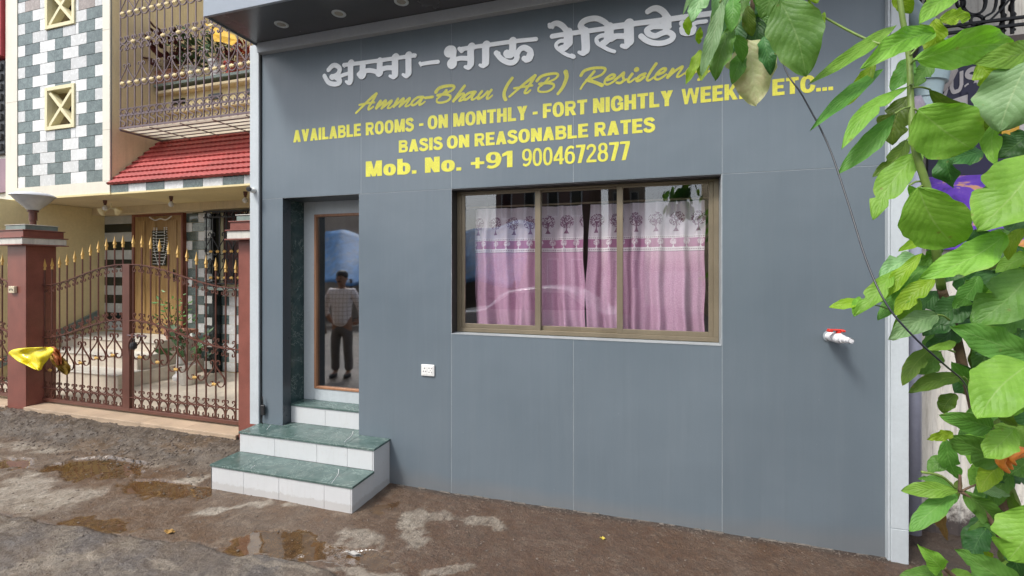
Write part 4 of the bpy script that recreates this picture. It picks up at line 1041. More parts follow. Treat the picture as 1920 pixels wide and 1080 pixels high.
# ------------------------------------------------------------------ pillars
m_granite = M('red_granite', (.235, .080, .060), .32, var=.2, vs=5, fine=.12, bmp=.03, streak=.15)
m_mar_w = M('cream_marble', (.62, .60, .54), .35, var=.12, vs=6, fine=.08, streak=.35, dirt=((.30, .28, .25), .4, 9))
m_mar_g = M('grey_green_marble', (.20, .25, .225), .35, var=.25, vs=12, fine=.2)
def pillar(x0, x1, y0, y1, label):
    p = empty('gate_pillar', ((x0+x1)/2, y0, .0), label, 'pillar', 'red granite gate pillars')
    w = (x1-x0)/2; d = y1-y0
    MB().box(-w+.012, w-.012, .012, d-.012, -.05, 2.13).build('core', m_core, p)
    MB().box(-w, w, 0, .0118, -.05, 2.03, .002).build('front_slab', m_granite, p)
    MB().box(w-.0118, w, .0122, d-.0122, -.05, 2.03, .002).build('side_slab', m_granite, p)
    MB().box(-w, -w+.0118, .0122, d-.0122, -.05, 2.03, .002).build('side_slab', m_granite, p)
    MB().box(-w, w, d-.0118, d, -.05, 2.03, .002).build('back_slab', m_granite, p)
    def lay(e, z0, z1, m, nm): MB().box(-w-e, w+e, -e, d+e, z0, z1, .003).build(nm, m, p)
    lay(.085, 2.031, 2.043, m_granite, 'cap_slab'); lay(.068, 2.044, 2.118, m_mar_w, 'cap_band'); lay(.082, 2.119, 2.131, m_granite, 'cap_slab')
    lay(.050, 2.132, 2.205, m_granite, 'cap_band'); lay(.062, 2.206, 2.216, m_granite, 'cap_slab'); lay(.012, 2.217, 2.272, m_mar_g, 'cap_top'); lay(.020, 2.273, 2.281, m_mar_w, 'cap_top')
    return p
PYF = .20
pillar(P(14, 600, PYF).x, P(48.5, 600, PYF).x, PYF, PYF+.29, 'left red granite gate pillar with a lamp on top')
pillar(-3.872, -3.542, PYF, PYF+.29, 'right red granite gate pillar against the grey house')
# sill of beige tiles under the gate
m_beige = M('beige_tile', (.50, .38, .27), .4, var=.14, vs=4, fine=.08, dirt=((.25, .2, .15), .35, 7), rnd=.06)
sl = empty('gate_sill', (0, 0, 0), 'beige tiled sill under the wrought iron gate', 'sill')
xs = [-7.04, -6.52, -5.80, -5.15, -4.55, -3.874]
MB().box(-7.04, -3.88, .185, .50, 0, .118).build('sill_core', m_core, sl)
for i in range(5):
    MB().box(xs[i]+.001, xs[i+1]-.001, .17, .50, .1185, .139, .002).build('tile', m_beige, sl)
    MB().box(xs[i]+.001, xs[i+1]-.001, .172, .1845, .02, .118, .001).build('tile', m_beige, sl)
MB().box(-9.2, -7.40, .18, .5, 0, .12, .004).build('sill_core', m_beige, sl)
# lamp on the left pillar
lx = P(60, 430, PYF+.13).x
lp = empty('pillar_lamp', (lx, PYF+.14, 2.281), 'ribbed glass bowl lamp on a brown stem on the left gate pillar', 'lamp')
MB().lathe([(.030, 0), (.030, .06), (.042, .062), (.042, .068), (.038, .07), (.038, .16), (.052, .165), (.052, .18), (.03, .19)], 18).build('stem', m_iron, lp, angle=40)
pr = [(.045, .185)]
for k in range(13):
    u = k/12; r = .060+.140*(u**1.6)+.03*math.sin(math.pi*u); z = .19+.165*u; pr += [(r-.006, z), (r+.006, z+.006)]
pr += [(.205, .355), (.20, .362), (.15, .385), (.06, .392), (.002, .394)]
m_lglass = M('ribbed_glass', (.50, .49, .46), .12, var=.15, vs=9); m_lampt = M('lamp_top', (.62, .64, .66), .4)
MB().lathe(pr[:-4], 32, cap=False).build('glass_bowl', m_lglass, lp, smooth=True)
MB().lathe([(.207, .352), (.207, .362), (.150, .392), (.06, .402), (.002, .404)], 32, cap=False).build('bowl_cover', m_lampt, lp, smooth=True)
# small electric box on the pillar
eb = empty('electric_box', P(27, 543, PYF-.001), 'small cream electrical box on the front of the lamp pillar', 'box')
MB().box(-.052, .052, -.03, 0, -.04, .042, .004).build('box_body', M('cream_plastic', (.62, .54, .38), .5, var=.15, vs=20), eb)
MB().box(-.03, -.018, -.032, -.0305, -.012, .012).box(-.004, .006, -.032, -.0305, -.004, .016).box(.020, .030, -.032, -.0305, -.012, .010).build('sockets', m_dark, eb)
# ------------------------------------------------------------------ cloths tied to the gate
def cloth(name, outline, y0, mat, amp, seed, parent, n=16):
    """outline: left and right edges as pixel rows [(xl,xr,y)...] draped at depth y0 with folds"""
    rr = random.Random(seed); ph = [rr.uniform(0, 6) for _ in range(5)]
    rows = crom(outline, 4); V = []; F = []
    for j, (xl, xr, yy) in enumerate(rows):
        for i in range(n+1):
            u = i/n; v = j/len(rows)
            d = y0 + amp*(math.sin(u*9+ph[0]+v*5) + .6*math.sin(u*17+ph[1]-v*8) + .5*math.sin(v*14+ph[2]+u*4))
            V.append(tuple(P(xl+(xr-xl)*u, yy+1.2*math.sin(u*7+ph[3])*(v if v < .9 else 1), d)))
    for j in range(len(rows)-1):
        for i in range(n):
            a = j*(n+1)+i; F.append((a, a+1, a+n+2, a+n+1))
    me = bpy.data.meshes.new(name); me.from_pydata(V, [], F); me.update(); me.shade_smooth(); me.materials.append(mat)
    o = link(name, me)
    o.modifiers.new('thick', 'SOLIDIFY').thickness = .002
    return o
m_yb = M('yellow_plastic', (.80, .66, .015), .25, var=.10, vs=12, fine=.05)
o = cloth('yellow_bag', [(72, 94, 651), (30, 101, 654), (16, 99, 662), (24, 94, 670), (34, 88, 678), (48, 82, 685), (66, 78, 694)], GY_-.21, m_yb, .016, 3, None)
tag(o, 'bright yellow plastic bag sticking out from the gate by the lamp pillar', 'bag')
m_or = M('orange_cloth', (.50, .16, .05), .6, var=.35, vs=30, fine=.2)
m_mix = M('printed_cloth', (.42, .27, .03), .7, var=.6, vs=34, fine=.4, dirt=((.12, .03, .02), .8, 24))
o = cloth('orange_cloth', [(84, 102, 650), (84, 110, 656), (94, 114, 664), (100, 116, 674), (106, 116, 684)], GY_-.09, m_or, .020, 5, None); tag(o, 'crumpled orange cloth knotted on the gate beside the yellow bag', 'cloth')
o = cloth('printed_cloth', [(96, 108, 664), (94, 120, 672), (98, 128, 682), (108, 133, 692), (118, 130, 702)], GY_-.05, m_mix, .022, 8, None); tag(o, 'crumpled dark and yellow cloth hanging on the lower gate bars', 'cloth')
# ------------------------------------------------------------------ left house
m_cream = M('cream_paint', (.74, .62, .34), .75, var=.07, vs=1.5, streak=.10, bmp=.05)
m_tan = M('tan_plaster', (.68, .56, .35), .8, var=.10, vs=2.5, streak=.2, bmp=.15, bs=40)
m_trim = M('cream_marble_trim', (.70, .66, .55), .35, var=.07, vs=3, fine=.05, streak=.12)
m_ltrim = M('light_yellow_trim', (.72, .66, .42), .55, var=.05)
def marble_tile(name, a, b_, rough, sc=9):
    m, nt, b = mat_new(name); v = pos(nt); oi = node(nt, 'ShaderNodeObjectInfo')
    n1 = noise(nt, v, sc, 8, .72, .6); n2 = noise(nt, v, sc*5, 5, .7)
    c = mixc(nt, ramp(nt, n1, [(.3, 0), (.7, 1)]), a, b_)
    c = mixc(nt, ramp(nt, n2, [(.5, 0), (.7, .4)]), c, tuple(min(1, x*1.9) for x in b_))
    h = node(nt, 'ShaderNodeHueSaturation'); nt.links.new(c, h.inputs['Color'])
    nt.links.new(math_(nt, 'MULTIPLY_ADD', oi.outputs['Random'], .34, .83), h.inputs['Value']); nt.links.new(h.outputs[0], b.inputs['Base Color'])
    b.inputs['Roughness'].default_value = rough; b.inputs['Specular IOR Level'].default_value = .5
    # every tile sits a little differently, so its reflections break at the joints
    g_ = node(nt, 'ShaderNodeNewGeometry'); cb = node(nt, 'ShaderNodeCombineXYZ')
    nt.links.new(math_(nt, 'MULTIPLY_ADD', oi.outputs['Random'], .03, -.015), cb.inputs[0]); nt.links.new(math_(nt, 'MULTIPLY_ADD', math_(nt, 'FRACT', math_(nt, 'MULTIPLY', oi.outputs['Random'], 17.3)), .03, -.015), cb.inputs[2])
    va = node(nt, 'ShaderNodeVectorMath', operation='ADD'); nt.links.new(g_.outputs['Normal'], va.inputs[0]); nt.links.new(cb.outputs[0], va.inputs[1])
    nt.links.new(va.outputs[0], b.inputs['Normal'])
    return m
m_tg = marble_tile('green_tile', (.035, .055, .052), (.135, .180, .170), .08); m_tw = marble_tile('white_tile', (.52, .52, .50), (.62, .63, .62), .14, 5)
m_tb = marble_tile('brown_tile', (.22, .18, .15), (.33, .28, .25), .2)
m_grout = M('grout', (.20, .21, .20), .9)
hs_ = empty('tiled_house', (0, 0, 0), 'cream house with chequered marble tower, red tiled canopy and barred balcony', 'house')
TY = 1.20
TX0, TX1, TX2, TX3 = -9.52, -9.246, -7.393, -7.247
# tower body
mb = MB(); mg = MB()
for (x0, x1, z0, z1) in ((TX0, -8.60, 2.79, 7.6), (-7.963, TX3-.001, 2.79, 7.6), (-8.5999, -7.9631, 2.79, 3.796), (-8.5999, -7.9631, 4.43, 5.286), (-8.5999, -7.9631, 5.92, 7.6)):
    mb.box(x0, x1, TY+.03, TY+.30, z0, z1); mg.box(x0+.001, x1-.0005, TY+.018, TY+.0295, z0+.01, z1)
mb.box(TX0, TX3-.001, TY+.3005, 3.4, 2.79, 7.6)
mb.build('wall', m_tan, hs_); mg.build('grout_bed', m_grout, hs_)
tile_me = {}
def tile(x0, x1, y, z0, z1, mat, parent, axis_='x', th=.008):
    g = .0022; w = x1-x0-2*g; h = z1-z0-2*g
    k = (round(w, 3), round(h, 3), mat.name, axis_)
    if k not in tile_me:
        tile_me[k] = MB().box(-w/2, w/2, -th, 0, -h/2, h/2, .0018).mesh('tile', mat) if axis_ == 'x' else MB().box(0, th, -w/2, w/2, -h/2, h/2, .0018).mesh('tile', mat)
    loc = ((x0+x1)/2, y, (z0+z1)/2) if axis_ == 'x' else (y, (x0+x1)/2, (z0+z1)/2)
    o = link('tile', tile_me[k], None, parent, loc); return o
TW = (TX2-TX1)/5.5; TH = .1655
wins = [(-8.60, -7.963, 3.796, 4.43), (-8.60, -7.963, 5.286, 5.92)]
def subtract(x0, x1, z0, z1):
    """cut a tile by the window openings; returns the pieces left"""
    out = [(x0, x1, z0, z1)]
    for a, b_, c, d in wins:
        nxt = []
        for (p, q, r, s) in out:
            if q <= a+.001 or p >= b_-.001 or s <= c+.001 or r >= d-.001: nxt.append((p, q, r, s)); continue
            if p < a: nxt.append((p, a, r, s))
            if q > b_: nxt.append((b_, q, r, s))
            if r < c: nxt.append((max(p, a), min(q, b_), r, c))
            if s > d: nxt.append((max(p, a), min(q, b_), d, s))
        out = nxt
    return [t for t in out if t[1]-t[0] > .02 and t[3]-t[2] > .02]
trr = random.Random(4)
for r in range(20):
    z0 = 2.985 + r*TH; z1 = z0+TH
    x = TX1 - (TW/2 if r % 2 == 0 else 0); k = 0
    if r % 2 == 0: k = 0
    while x < TX2-.005:
        a, b_ = max(x, TX1), min(x+TW, TX2)
        green = (k % 2 == 1)
        if r % 2 == 1: green = (k % 2 == 0)
        mt = m_tg if green else m_tw
        if green and trr.random() < .05: mt = m_tb
        for (p, q, rr_, s) in subtract(a, b_, z0, z1): tile(p, q, TY+.018, rr_, s, mt, hs_)
        x += TW; k += 1
# trims
def slab(x0, x1, y0, y1, z0, z1, mat, nm='trim_slab', c=.002): return MB().box(x0, x1, y0, y1, z0, z1, c).build(nm, mat, hs_)
for z0, z1 in ((2.986, 3.70), (3.702, 5.1), (5.102, 6.6)): slab(TX2+.001, TX3, TY, TY+.0175, z0, z1, m_trim)
for z0, z1 in ((2.79, 4.3), (4.302, 6.6)): slab(TX0, TX1-.001, TY, TY+.0175, z0, z1, m_trim)
slab(TX1, TX3, TY, TY+.0175, 2.82, 2.984, m_trim)
slab(TX0, TX3+.03, TY-.012, TY-.0005, 2.79, 2.818, m_cream)
# X windows
for (a, b_, c, d) in wins:
    wf_ = MB(); f = .055
    wf_.box(a, a+f, TY-.01, TY+.06, c, d, .003).box(b_-f, b_, TY-.01, TY+.06, c, d, .003).box(a+f, b_-f, TY-.01, TY+.06, c, c+f, .003).box(a+f, b_-f, TY-.01, TY+.06, d-f, d, .003)
    fr = wf_.build('cross_window', m_ltrim, hs_)
    xa, xb, za, zb = a+f, b_-f, c+f, d-f
    t = .032
    MB().prism([(xa, za), (xa+t, za), (xb, zb-t), (xb, zb), (xb-t, zb), (xa, za+t)], .085).build('cross_bar', m_ltrim, fr, loc=(0, TY+.008, 0))
    cx_, cz_ = (xa+xb)/2, (za+zb)/2
    MB().prism([(xa, zb), (xa, zb-t), (cx_-.03, cz_+.002), (cx_+.005, cz_+.038), (xa+t, zb)], .084).build('cross_bar', m_ltrim, fr, loc=(0, TY+.0085, 0))
    MB().prism([(xb, za), (xb, za+t), (cx_+.03, cz_-.002), (cx_-.005, cz_-.038), (xb-t, za)], .084).build('cross_bar', m_ltrim, fr, loc=(0, TY+.0085, 0))
    MB().box(a+.01, b_-.01, TY+.28, TY+.29, c+.01, d-.01).build('unlit_room_sheet', m_dark, fr)  # near-black sheet stands in for the shade of the room behind
    wfr = MB(); wfr.box(a+.01, a+f, TY+.0605, TY+.12, c+.01, d-.01).box(b_-f, b_-.01, TY+.0605, TY+.12, c+.01, d-.01).box(a+f, b_-f, TY+.0605, TY+.12, c+.01, c+f).box(a+f, b_-f, TY+.0605, TY+.12, d-f, d-.01); wfr.build('window_jamb', m_ltrim, fr)
# cut a recess: body in front of which the window stands (tower front lies behind the tiles), so move the body back at the windows
# porch: side wall, back wall, ceiling, floor
slab(-9.40, -9.14, .70, 2.34, 0, 2.785, m_cream, 'wall')
slab(-9.14, -3.50, 2.34, 2.6, 0, 3.7, m_cream, 'wall')
slab(-9.50, -3.50, TY+.0, 2.34, 2.7905, 2.815, m_cream, 'porch_ceiling', .001)
slab(-9.139, -3.50, 2.12, 2.339, 2.672, 2.790, m_tan, 'ceiling_beam', .003)
# yellow boundary wall further left, seen past the pillar
slab(-12.5, -9.405, .72, .9, 0, 2.70, m_cream, 'wall')
# canopy: band of tiles, red roof
slab(TX3, -3.5, TY+.02, 1.9, 2.816, 2.93, m_core, 'canopy_core')
x = TX3+.02; k = 0
while x < -3.6:
    tile(x, x+.335, TY+.012, 2.80, 2.932, m_tg if k % 2 == 0 else m_tw, hs_); x += .335; k += 1
m_roof = M('red_roof_paint', (.36, .058, .052), .6, var=.25, vs=4, fine=.08, streak=.0, rnd=.05)
n_c = 9; sy0, sz0, sy1, sz1 = TY-.03, 2.925, 1.905, 3.722
for i in range(n_c):
    u0 = i/n_c; u1 = (i+1)/n_c + .012
    y0_, z0_ = sy0+(sy1-sy0)*u0, sz0+(sz1-sz0)*u0; y1_, z1_ = sy0+(sy1-sy0)*u1, sz0+(sz1-sz0)*u1
    mb = MB(); xs_ = []; x = TX3+.003; 
    while x < -3.55: xs_.append(x); x += .0135
    n = len(xs_); L_ = math.hypot(y1_-y0_, z1_-z0_); nyy, nzz = -(z1_-z0_)/L_, (y1_-y0_)/L_
    for (yy, zz, lift) in ((y0_, z0_, -.012), (y0_, z0_, .028), ((y0_+y1_)/2, (z0_+z1_)/2, .016), (y1_, z1_, .004)):
        for j, xx in enumerate(xs_):
            h = lift + (.010*abs(math.sin(j*.5)) if lift else 0)
            mb.v.append((xx + (.03*((zz-z0_)/.09)), yy+nyy*h, zz+nzz*h))
    for a in range(3):
        for j in range(n-1): mb.f.append((a*n+j, a*n+j+1, (a+1)*n+j+1, (a+1)*n+j))
    mb.build('roof_course', m_roof, hs_)
MB().add([(TX3+.002, sy0+.02, sz0+.0), (-3.55, sy0+.02, sz0+.0), (-3.55, sy1, sz1-.008), (TX3+.002, sy1, sz1-.008)], [(0, 1, 2, 3)]).build('roof_deck', m_roof, hs_)
# bulbs under the porch edge
m_bulb = M('frosted_bulb', (.62, .60, .55), .3)
for (px, py, lb) in ((197, 380, 'bare bulb at the left end of the porch ceiling'), (321, 372, 'bare bulb in the middle of the porch ceiling'), (460, 364, 'bare bulb at the right end of the porch ceiling')):
    p = P(px, py, 1.55); t = empty('light_bulb', (p.x, 1.55, 2.79), lb, 'bulb', 'bare bulbs under the porch ceiling')
    MB().lathe([(.022, -.05), (.026, 0)], 12).tube([(0, 0, -.05), (0, 0, -.075)], .016, 10).build('holder', m_iron, t)
    MB().lathe([(.014, -.075), (.030, -.095), (.036, -.118), (.028, -.142), (.002, -.155)], 14, cap=False).build('bulb', m_bulb, t, smooth=True)
t = empty('porch_spotlight', P(215, 392, 1.6), 'pair of old cream spotlights under the porch ceiling by the striped wall', 'spotlight')
MB().lathe([(.02, 0), (.045, .06), (.05, .11), (.03, .12)], 12).build('lamp_shade', m_cream, t, loc=(.05, -.01, -.09), rot=(0, R(35), 0))
MB().lathe([(.02, 0), (.045, .06), (.05, .11), (.03, .12)], 12).build('lamp_shade', m_cream, t, loc=(-.22, -.01, -.09), rot=(0, R(-30), 0))
MB().tube([(-.2, 0, -.02), (-.08, 0, .02), (.05, 0, -.02)], .008, 6).tube([(-.08, 0, .02), (-.08, 0, .09)], .01, 6).build('bracket', m_ltrim, t)
# plinth, floor tiles and steps
fl = M('porch_floor_tile', (.62, .55, .45), .35, var=.12, vs=3, fine=.06, streak=.0, dirt=((.3, .25, .2), .4, 5), rnd=.08)
tr_ = random.Random(9)
slab(-9.14, -3.5, .51, 2.335, 0, .114, m_core, 'floor_core')
ty = .505
for r in range(5):
    tx = -9.13 + (r % 2)*.2
    while tx < -3.55:
        b_ = min(tx+.45, -3.52); mb = MB(); mb.box(tx+.002, b_-.002, ty+.002, min(ty+.36, 2.33)-.002, .1145, .135, .002); mb.build('floor_tile', fl, hs_); tx += .45
    ty += .362
def block(x0, x1, y0, y1, z0, z1, mat, nm):
    return slab(x0, x1, y0, y1, z0, z1, mat, nm, .004)
block(-8.75, -6.85, 1.05, 2.33, .136, .32, fl, 'porch_step'); block(-8.95, -6.95, 1.36, 2.33, .3205, .50, fl, 'porch_step'); block(-9.13, -7.05, 1.68, 2.33, .5005, .66, fl, 'porch_step')
for (x0, x1, y0, y1, z) in ((-8.75, -6.85, 1.03, 1.37, .3202), (-8.95, -6.95, 1.34, 1.69, .5002), (-9.13, -7.05, 1.66, 2.33, .6602)):
    block(x0-.01, x1+.01, y0, y1, z, z+.016, m_mar_w, 'step_slab')
# dark green marble string along the side wall, rising with the steps
MB().add([(-9.135, .75, .22), (-9.135, .75, .34), (-9.135, 2.2, 1.05), (-9.135, 2.2, .93), (-9.09, .75, .22), (-9.09, .75, .34), (-9.09, 2.2, 1.05), (-9.09, 2.2, .93)],
         [(0, 1, 2, 3), (7, 6, 5, 4), (0, 4, 5, 1), (1, 5, 6, 2), (2, 6, 7, 3), (3, 7, 4, 0)]).build('stair_string', m_mar_g, hs_)
# striped marble beside the door
m_blk = M('black_marble', (.012, .018, .018), .15, var=.2); m_wst = M('white_stripe_marble', (.48, .49, .46), .25, var=.15, vs=8, fine=.1, rnd=.08)
xa, xb = P(195, 500, 2.31).x, P(248, 500, 2.31).x
z = .70; k = 0
while z < 2.66:
    h = .145 if k % 2 else .16
    MB().box(xa, xb, 2.31, 2.338, z+.001, min(z+h, 2.668)-.001, .001).build('stripe_slab', m_blk if k % 2 else m_wst, hs_); z += h; k += 1
# front door
dxa, dxb = P(255, 500, 2.30).x, P(342, 500, 2.30).x
m_dw = wood('varnished_wood', (.24, .13, .045), (.46, .30, .12)); m_df = wood('red_wood', (.18, .055, .03), (.26, .09, .05))
hd = MB().box(dxa, dxb, 2.285, 2.325, .68, 2.63, .003).build('door', m_dw, hs_)
MB().box(dxa-.06, dxa-.001, 2.27, 2.337, .66, 2.70, .003).box(dxb+.001, dxb+.04, 2.27, 2.337, .66, 2.70, .003).box(dxa, dxb, 2.27, 2.337, 2.632, 2.70, .003).build('door_frame', m_df, hd)
w3 = (dxb-dxa)
for s in (.06, .30, .74): MB().box(dxa+w3*s, dxa+w3*(s+.17), 2.272, 2.284, .80, 2.56, .006).build('door_moulding', m_dw, hd)
g0, g1 = P(286, 500, 2.27).x, P(312, 500, 2.27).x; zz0, zz1 = P(300, 498, 2.27).z, P(300, 432, 2.27).z
MB().box(g0, g1, 2.262, 2.271, zz0, zz1, .002).build('grille_panel', m_blk, hd)
mb = MB(); nn = 11
for k in range(nn): z = zz0+.03+(zz1-zz0-.06)*k/(nn-1); mb.box(g0+.02, g1-.02, 2.257, 2.2615, z-.006, z+.006)
mb.build('grille_slats', m_wst, hd)
MB().tube([(dxb-.12, 2.25, 1.55), (dxb-.12, 2.25, 1.75)], .012, 8).build('door_handle', m_blk, hd)
# garland of white beads
gl = MB(); c0 = P(300, 425, 2.24)
for pts in ([(-.14, 0), (-.15, -.25), (-.11, -.45), (-.04, -.60)], [(.14, 0), (.15, -.25), (.12, -.45), (.05, -.60)], [(-.24, .18), (-.12, .13), (0, .15), (.12, .13), (.24, .18)], [(-.08, .0), (-.09, -.2), (-.05, -.35)], [(.09, 0), (.1, -.2), (.06, -.38)]):
    q = crom(pts, 6)
    for (x, z) in q: gl.lathe([(.001, -.013), (.013, 0), (.001, .013)], 5, (c0.x+x, 2.245, c0.z+z-.02), cap=False)
o = gl.build('door_garland', m_pl); tag(o, 'white beaded garland hanging on the wooden front door', 'garland')
# chequered wall right of the door
TW2, TH2 = .255, .148
wx0, wx1, wz0, wz1 = P(402, 450, 2.3).x, -4.6, 1.52, 2.66     # barred window beyond
r = 0; z = .14
while z < 2.66:
    x = dxb+.045 - (TW2/2 if r % 2 else 0); k = 0
    while x < -5.35:
        a, b_ = max(x, dxb+.045), x+TW2
        if not (b_ > wx0 and z+TH2 > wz0):
            tile(a, b_, 2.338, z, min(z+TH2, 2.67), m_tg if (k+r) % 2 == 0 else m_tw, hs_)
        x += TW2; k += 1
    z += TH2; r += 1
MB().box(P(385, 600, 2.2).x, P(402, 600, 2.2).x, 2.18, 2.325, .14, 2.62, .003).build('dark_marble_post', m_blk, hs_)
for k in range(14):
    z = .2+k*.17
    MB().box(P(386, 600, 2.2).x, P(400, 600, 2.2).x-.06*(k % 2), 2.176, 2.1795, z, z+.12, .001).build('tile', m_tg if k % 2 else m_wst, hs_)
wd = MB().box(wx0, wx1, 2.300, 2.325, wz0, wz1).build('window_shutter', M('dark_curtain', (.10, .045, .04), .7, var=.5, vs=14), hs_)
MB().box(wx0+.06, wx0+.19, 2.292, 2.2995, wz0+.02, wz1-.02, .002).box(wx0+.60, wx0+.72, 2.292, 2.2995, wz0+.02, wz1-.02, .002).build('cream_curtain', m_ltrim, wd)
MB().box(wx0-.1, wx1, 2.10, 2.299, wz0-.09, wz0-.04, .004).build('window_ledge', m_mar_g, wd)
# black grille over that window : a thing of its own
wg = empty('window_grille', (0, 0, 0), 'black iron window grille with gold flowers behind the right gate pillar', 'grille')
for k in range(11): MB().box(wx0+.02+k*.135, wx0+.034+k*.135, 2.13, 2.144, wz0, wz1-.02).build('bar', m_black, wg)
for zz in (wz0, wz1-.03, wz1-.12): MB().box(wx0-.02, wx0+1.5, 2.125, 2.150, zz, zz+.022).build('rail', m_black, wg)
me_bk = arch_mesh(.135, .09, m_black); me_bh = heart_mesh(1.0, 1.25, m_black, .011, .012); me_gf2 = flower_mesh(.03, m_gold)
for k in range(10): link('scroll', me_bk, None, wg, (wx0+.09+k*.135, 2.12, wz1-.035))
for k in range(5):
    for zz in (wz0+.10, wz0+.50):
        link('heart_scroll', me_bh, None, wg, (wx0+.16+k*.27, 2.118, zz)); link('gold_flower', me_gf2, None, wg, (wx0+.16+k*.27, 2.108, zz)); link('gold_flower', me_gf2, None, wg, (wx0+.295+k*.27, 2.108, zz))
# ------------------------------------------------------------------ balcony
slab(TX3+.002, -3.4, 1.905, 2.06, 3.70, 4.50, m_cream, 'balcony_parapet')
slab(TX3+.10, -3.4, 1.84, 1.904, 4.10, 4.16, m_tan, 'parapet_moulding', .01); slab(TX3+.02, -3.4, 1.80, 2.08, 4.40, 4.45, m_tan, 'parapet_moulding', .01); slab(TX3+.02, -3.4, 1.78, 2.10, 4.501, 4.545, m_mar_g, 'parapet_coping', .004)
for k in range(4): slab(TX3+.25+k*.72, TX3+.50+k*.72, 1.885, 1.9035, 4.25, 4.33, m_blk, 'inlaid_tile', .001)
slab(TX3+.002, -3.4, 3.0, 3.2, 3.70, 7.6, m_cream, 'wall')
slab(TX3+.002, -3.4, 2.061, 2.999, 3.70, 3.80, m_cream, 'balcony_floor')
# brown door leaf, and a near-black slab painted as the unlit opening
slab(P(342, 60, 2.98).x, P(368, 60, 2.98).x, 2.97, 2.999, 3.81, 6.6, m_dark, 'unlit_doorway_slab'); slab(P(380, 100, 2.96).x, P(400, 100, 2.96).x, 2.94, 2.96, 3.81, 5.6, m_df, 'balcony_door')
slab(P(405, 100, 2.9).x, P(470, 100, 2.9).x, 2.90, 2.93, 3.81, 5.3, M('pale_blue_paint', (.42, .50, .58), .6), 'balcony_screen')
bg_ = empty('balcony_grille', (0, 0, 0), 'mauve iron balcony cage with scrolls and gold flowers above the red canopy', 'grille')
BYF = 1.255; BX = P(226, 200, BYF).x; BB = .139; nb = 24; BZ0, BZ1 = 3.70, 6.2
me_b1 = MB().box(-.0065, .0065, -.0065, .0065, 0, BZ1-BZ0).mesh('bar', m_iron_g)
for k in range(nb): link('bar', me_b1, None, bg_, (BX+k*BB, BYF, BZ0))
for zz, h in ((3.70, .028), (3.875, .010), (3.975, .008)):
    MB().box(BX-.01, BX+nb*BB, BYF-.016, BYF-.007, zz, zz+h).build('rail', m_iron_g, bg_)
S_ = [(-.012, -.030), (.012, -.045), (.030, -.030), (.028, -.005), (.0, .012), (-.032, .03), (-.042, .06), (-.028, .088), (0, .095), (.024, .08), (.02, .058), (-.002, .056)]
qs = crom([(x*1.25, (z+.045)*1.12+.006) for x, z in S_], 2); me_S = MB().ribbon(qs, .0125, .012).mesh('s_scroll', m_iron_g)
me_c1 = arch_mesh(BB, .105, m_iron_g, .0115, .012); me_c1f = arch_mesh(BB, .11, m_iron_g, .0115, .012, True)
me_h2 = heart_mesh(1.06, 1.0, m_iron_g, .008); me_g1 = flower_mesh(.034, m_goldp)
me_v = MB().ribbon(crom([(.05, .205), (.066, .215), (.058, .238), (.036, .245), (.014, .225), (.014, .195), (.045, .14), (.09, .08), (.139, .02)], 2), .011, .012).ribbon([(-x, z) for x, z in crom([(.05, .205), (.066, .215), (.058, .238), (.036, .245), (.014, .225), (.014, .195), (.045, .14), (.09, .08), (.139, .02)], 2)], .008, .010).mesh('heart_scroll', m_iron_g)
for k in range(nb-1):
    x = BX+(k+.5)*BB
    link('s_scroll', me_S, None, bg_, (x, BYF-.008, 3.735))
    link('scroll', me_c1, None, bg_, (x, BYF-.008, 3.975))
    for base in (4.32, 5.29):
        link('scroll', me_c1f, None, bg_, (x, BYF-.010, base-.045)); link('gold_flower', me_g1, None, bg_, (x, BYF-.018, base+.005))
    link('scroll', me_c1, None, bg_, (x, BYF-.010, 4.875)); link('scroll', me_c1f, None, bg_, (x, BYF-.010, 4.89))
for k in range(1, nb-1, 2):
    for base in (4.32, 5.29): link('heart_scroll', me_v, None, bg_, (BX+k*BB, BYF-.010, base+.03))
    link('gold_flower', me_g1, None, bg_, (BX+(k+1)*BB, BYF-.018, 4.885))
# its floor of bars under a cream sheet
for k in range(5):
    y = BYF + .10 + k*.115; MB().box(BX, BX+nb*BB, y-.006, y+.006, 3.690, 3.701).build('floor_bar', m_iron_g, bg_)
for k in range(0, nb, 4): MB().box(BX+k*BB-.007, BX+k*BB+.007, BYF, 1.9, 3.680, 3.6895).build('floor_bar', m_iron_g, bg_)
MB().box(BX-.002, BX+.010, BYF-.01, 1.9, 3.679, 3.70).build('floor_bar', m_iron_g, bg_)
m_sheet = M('cream_sheet', (.80, .76, .62), .6, var=.08); nt_ = m_sheet.node_tree; tl_ = node(nt_, 'ShaderNodeBsdfTranslucent'); tl_.inputs[0].default_value = (.9, .86, .72, 1); mx_ = node(nt_, 'ShaderNodeMixShader', inp={0: .6})
nt_.links.new(nt_.nodes['Principled BSDF'].outputs[0], mx_.inputs[1]); nt_.links.new(tl_.outputs[0], mx_.inputs[2]); nt_.links.new(mx_.outputs[0], nt_.nodes['Material Output'].inputs[0])
MB().add([(BX, BYF+.01, 3.715), (BX+nb*BB, BYF+.01, 3.715), (BX+nb*BB, 1.90, 3.715), (BX, 1.90, 3.715)], [(0, 1, 2, 3)]).build('floor_sheet', m_sheet, bg_)

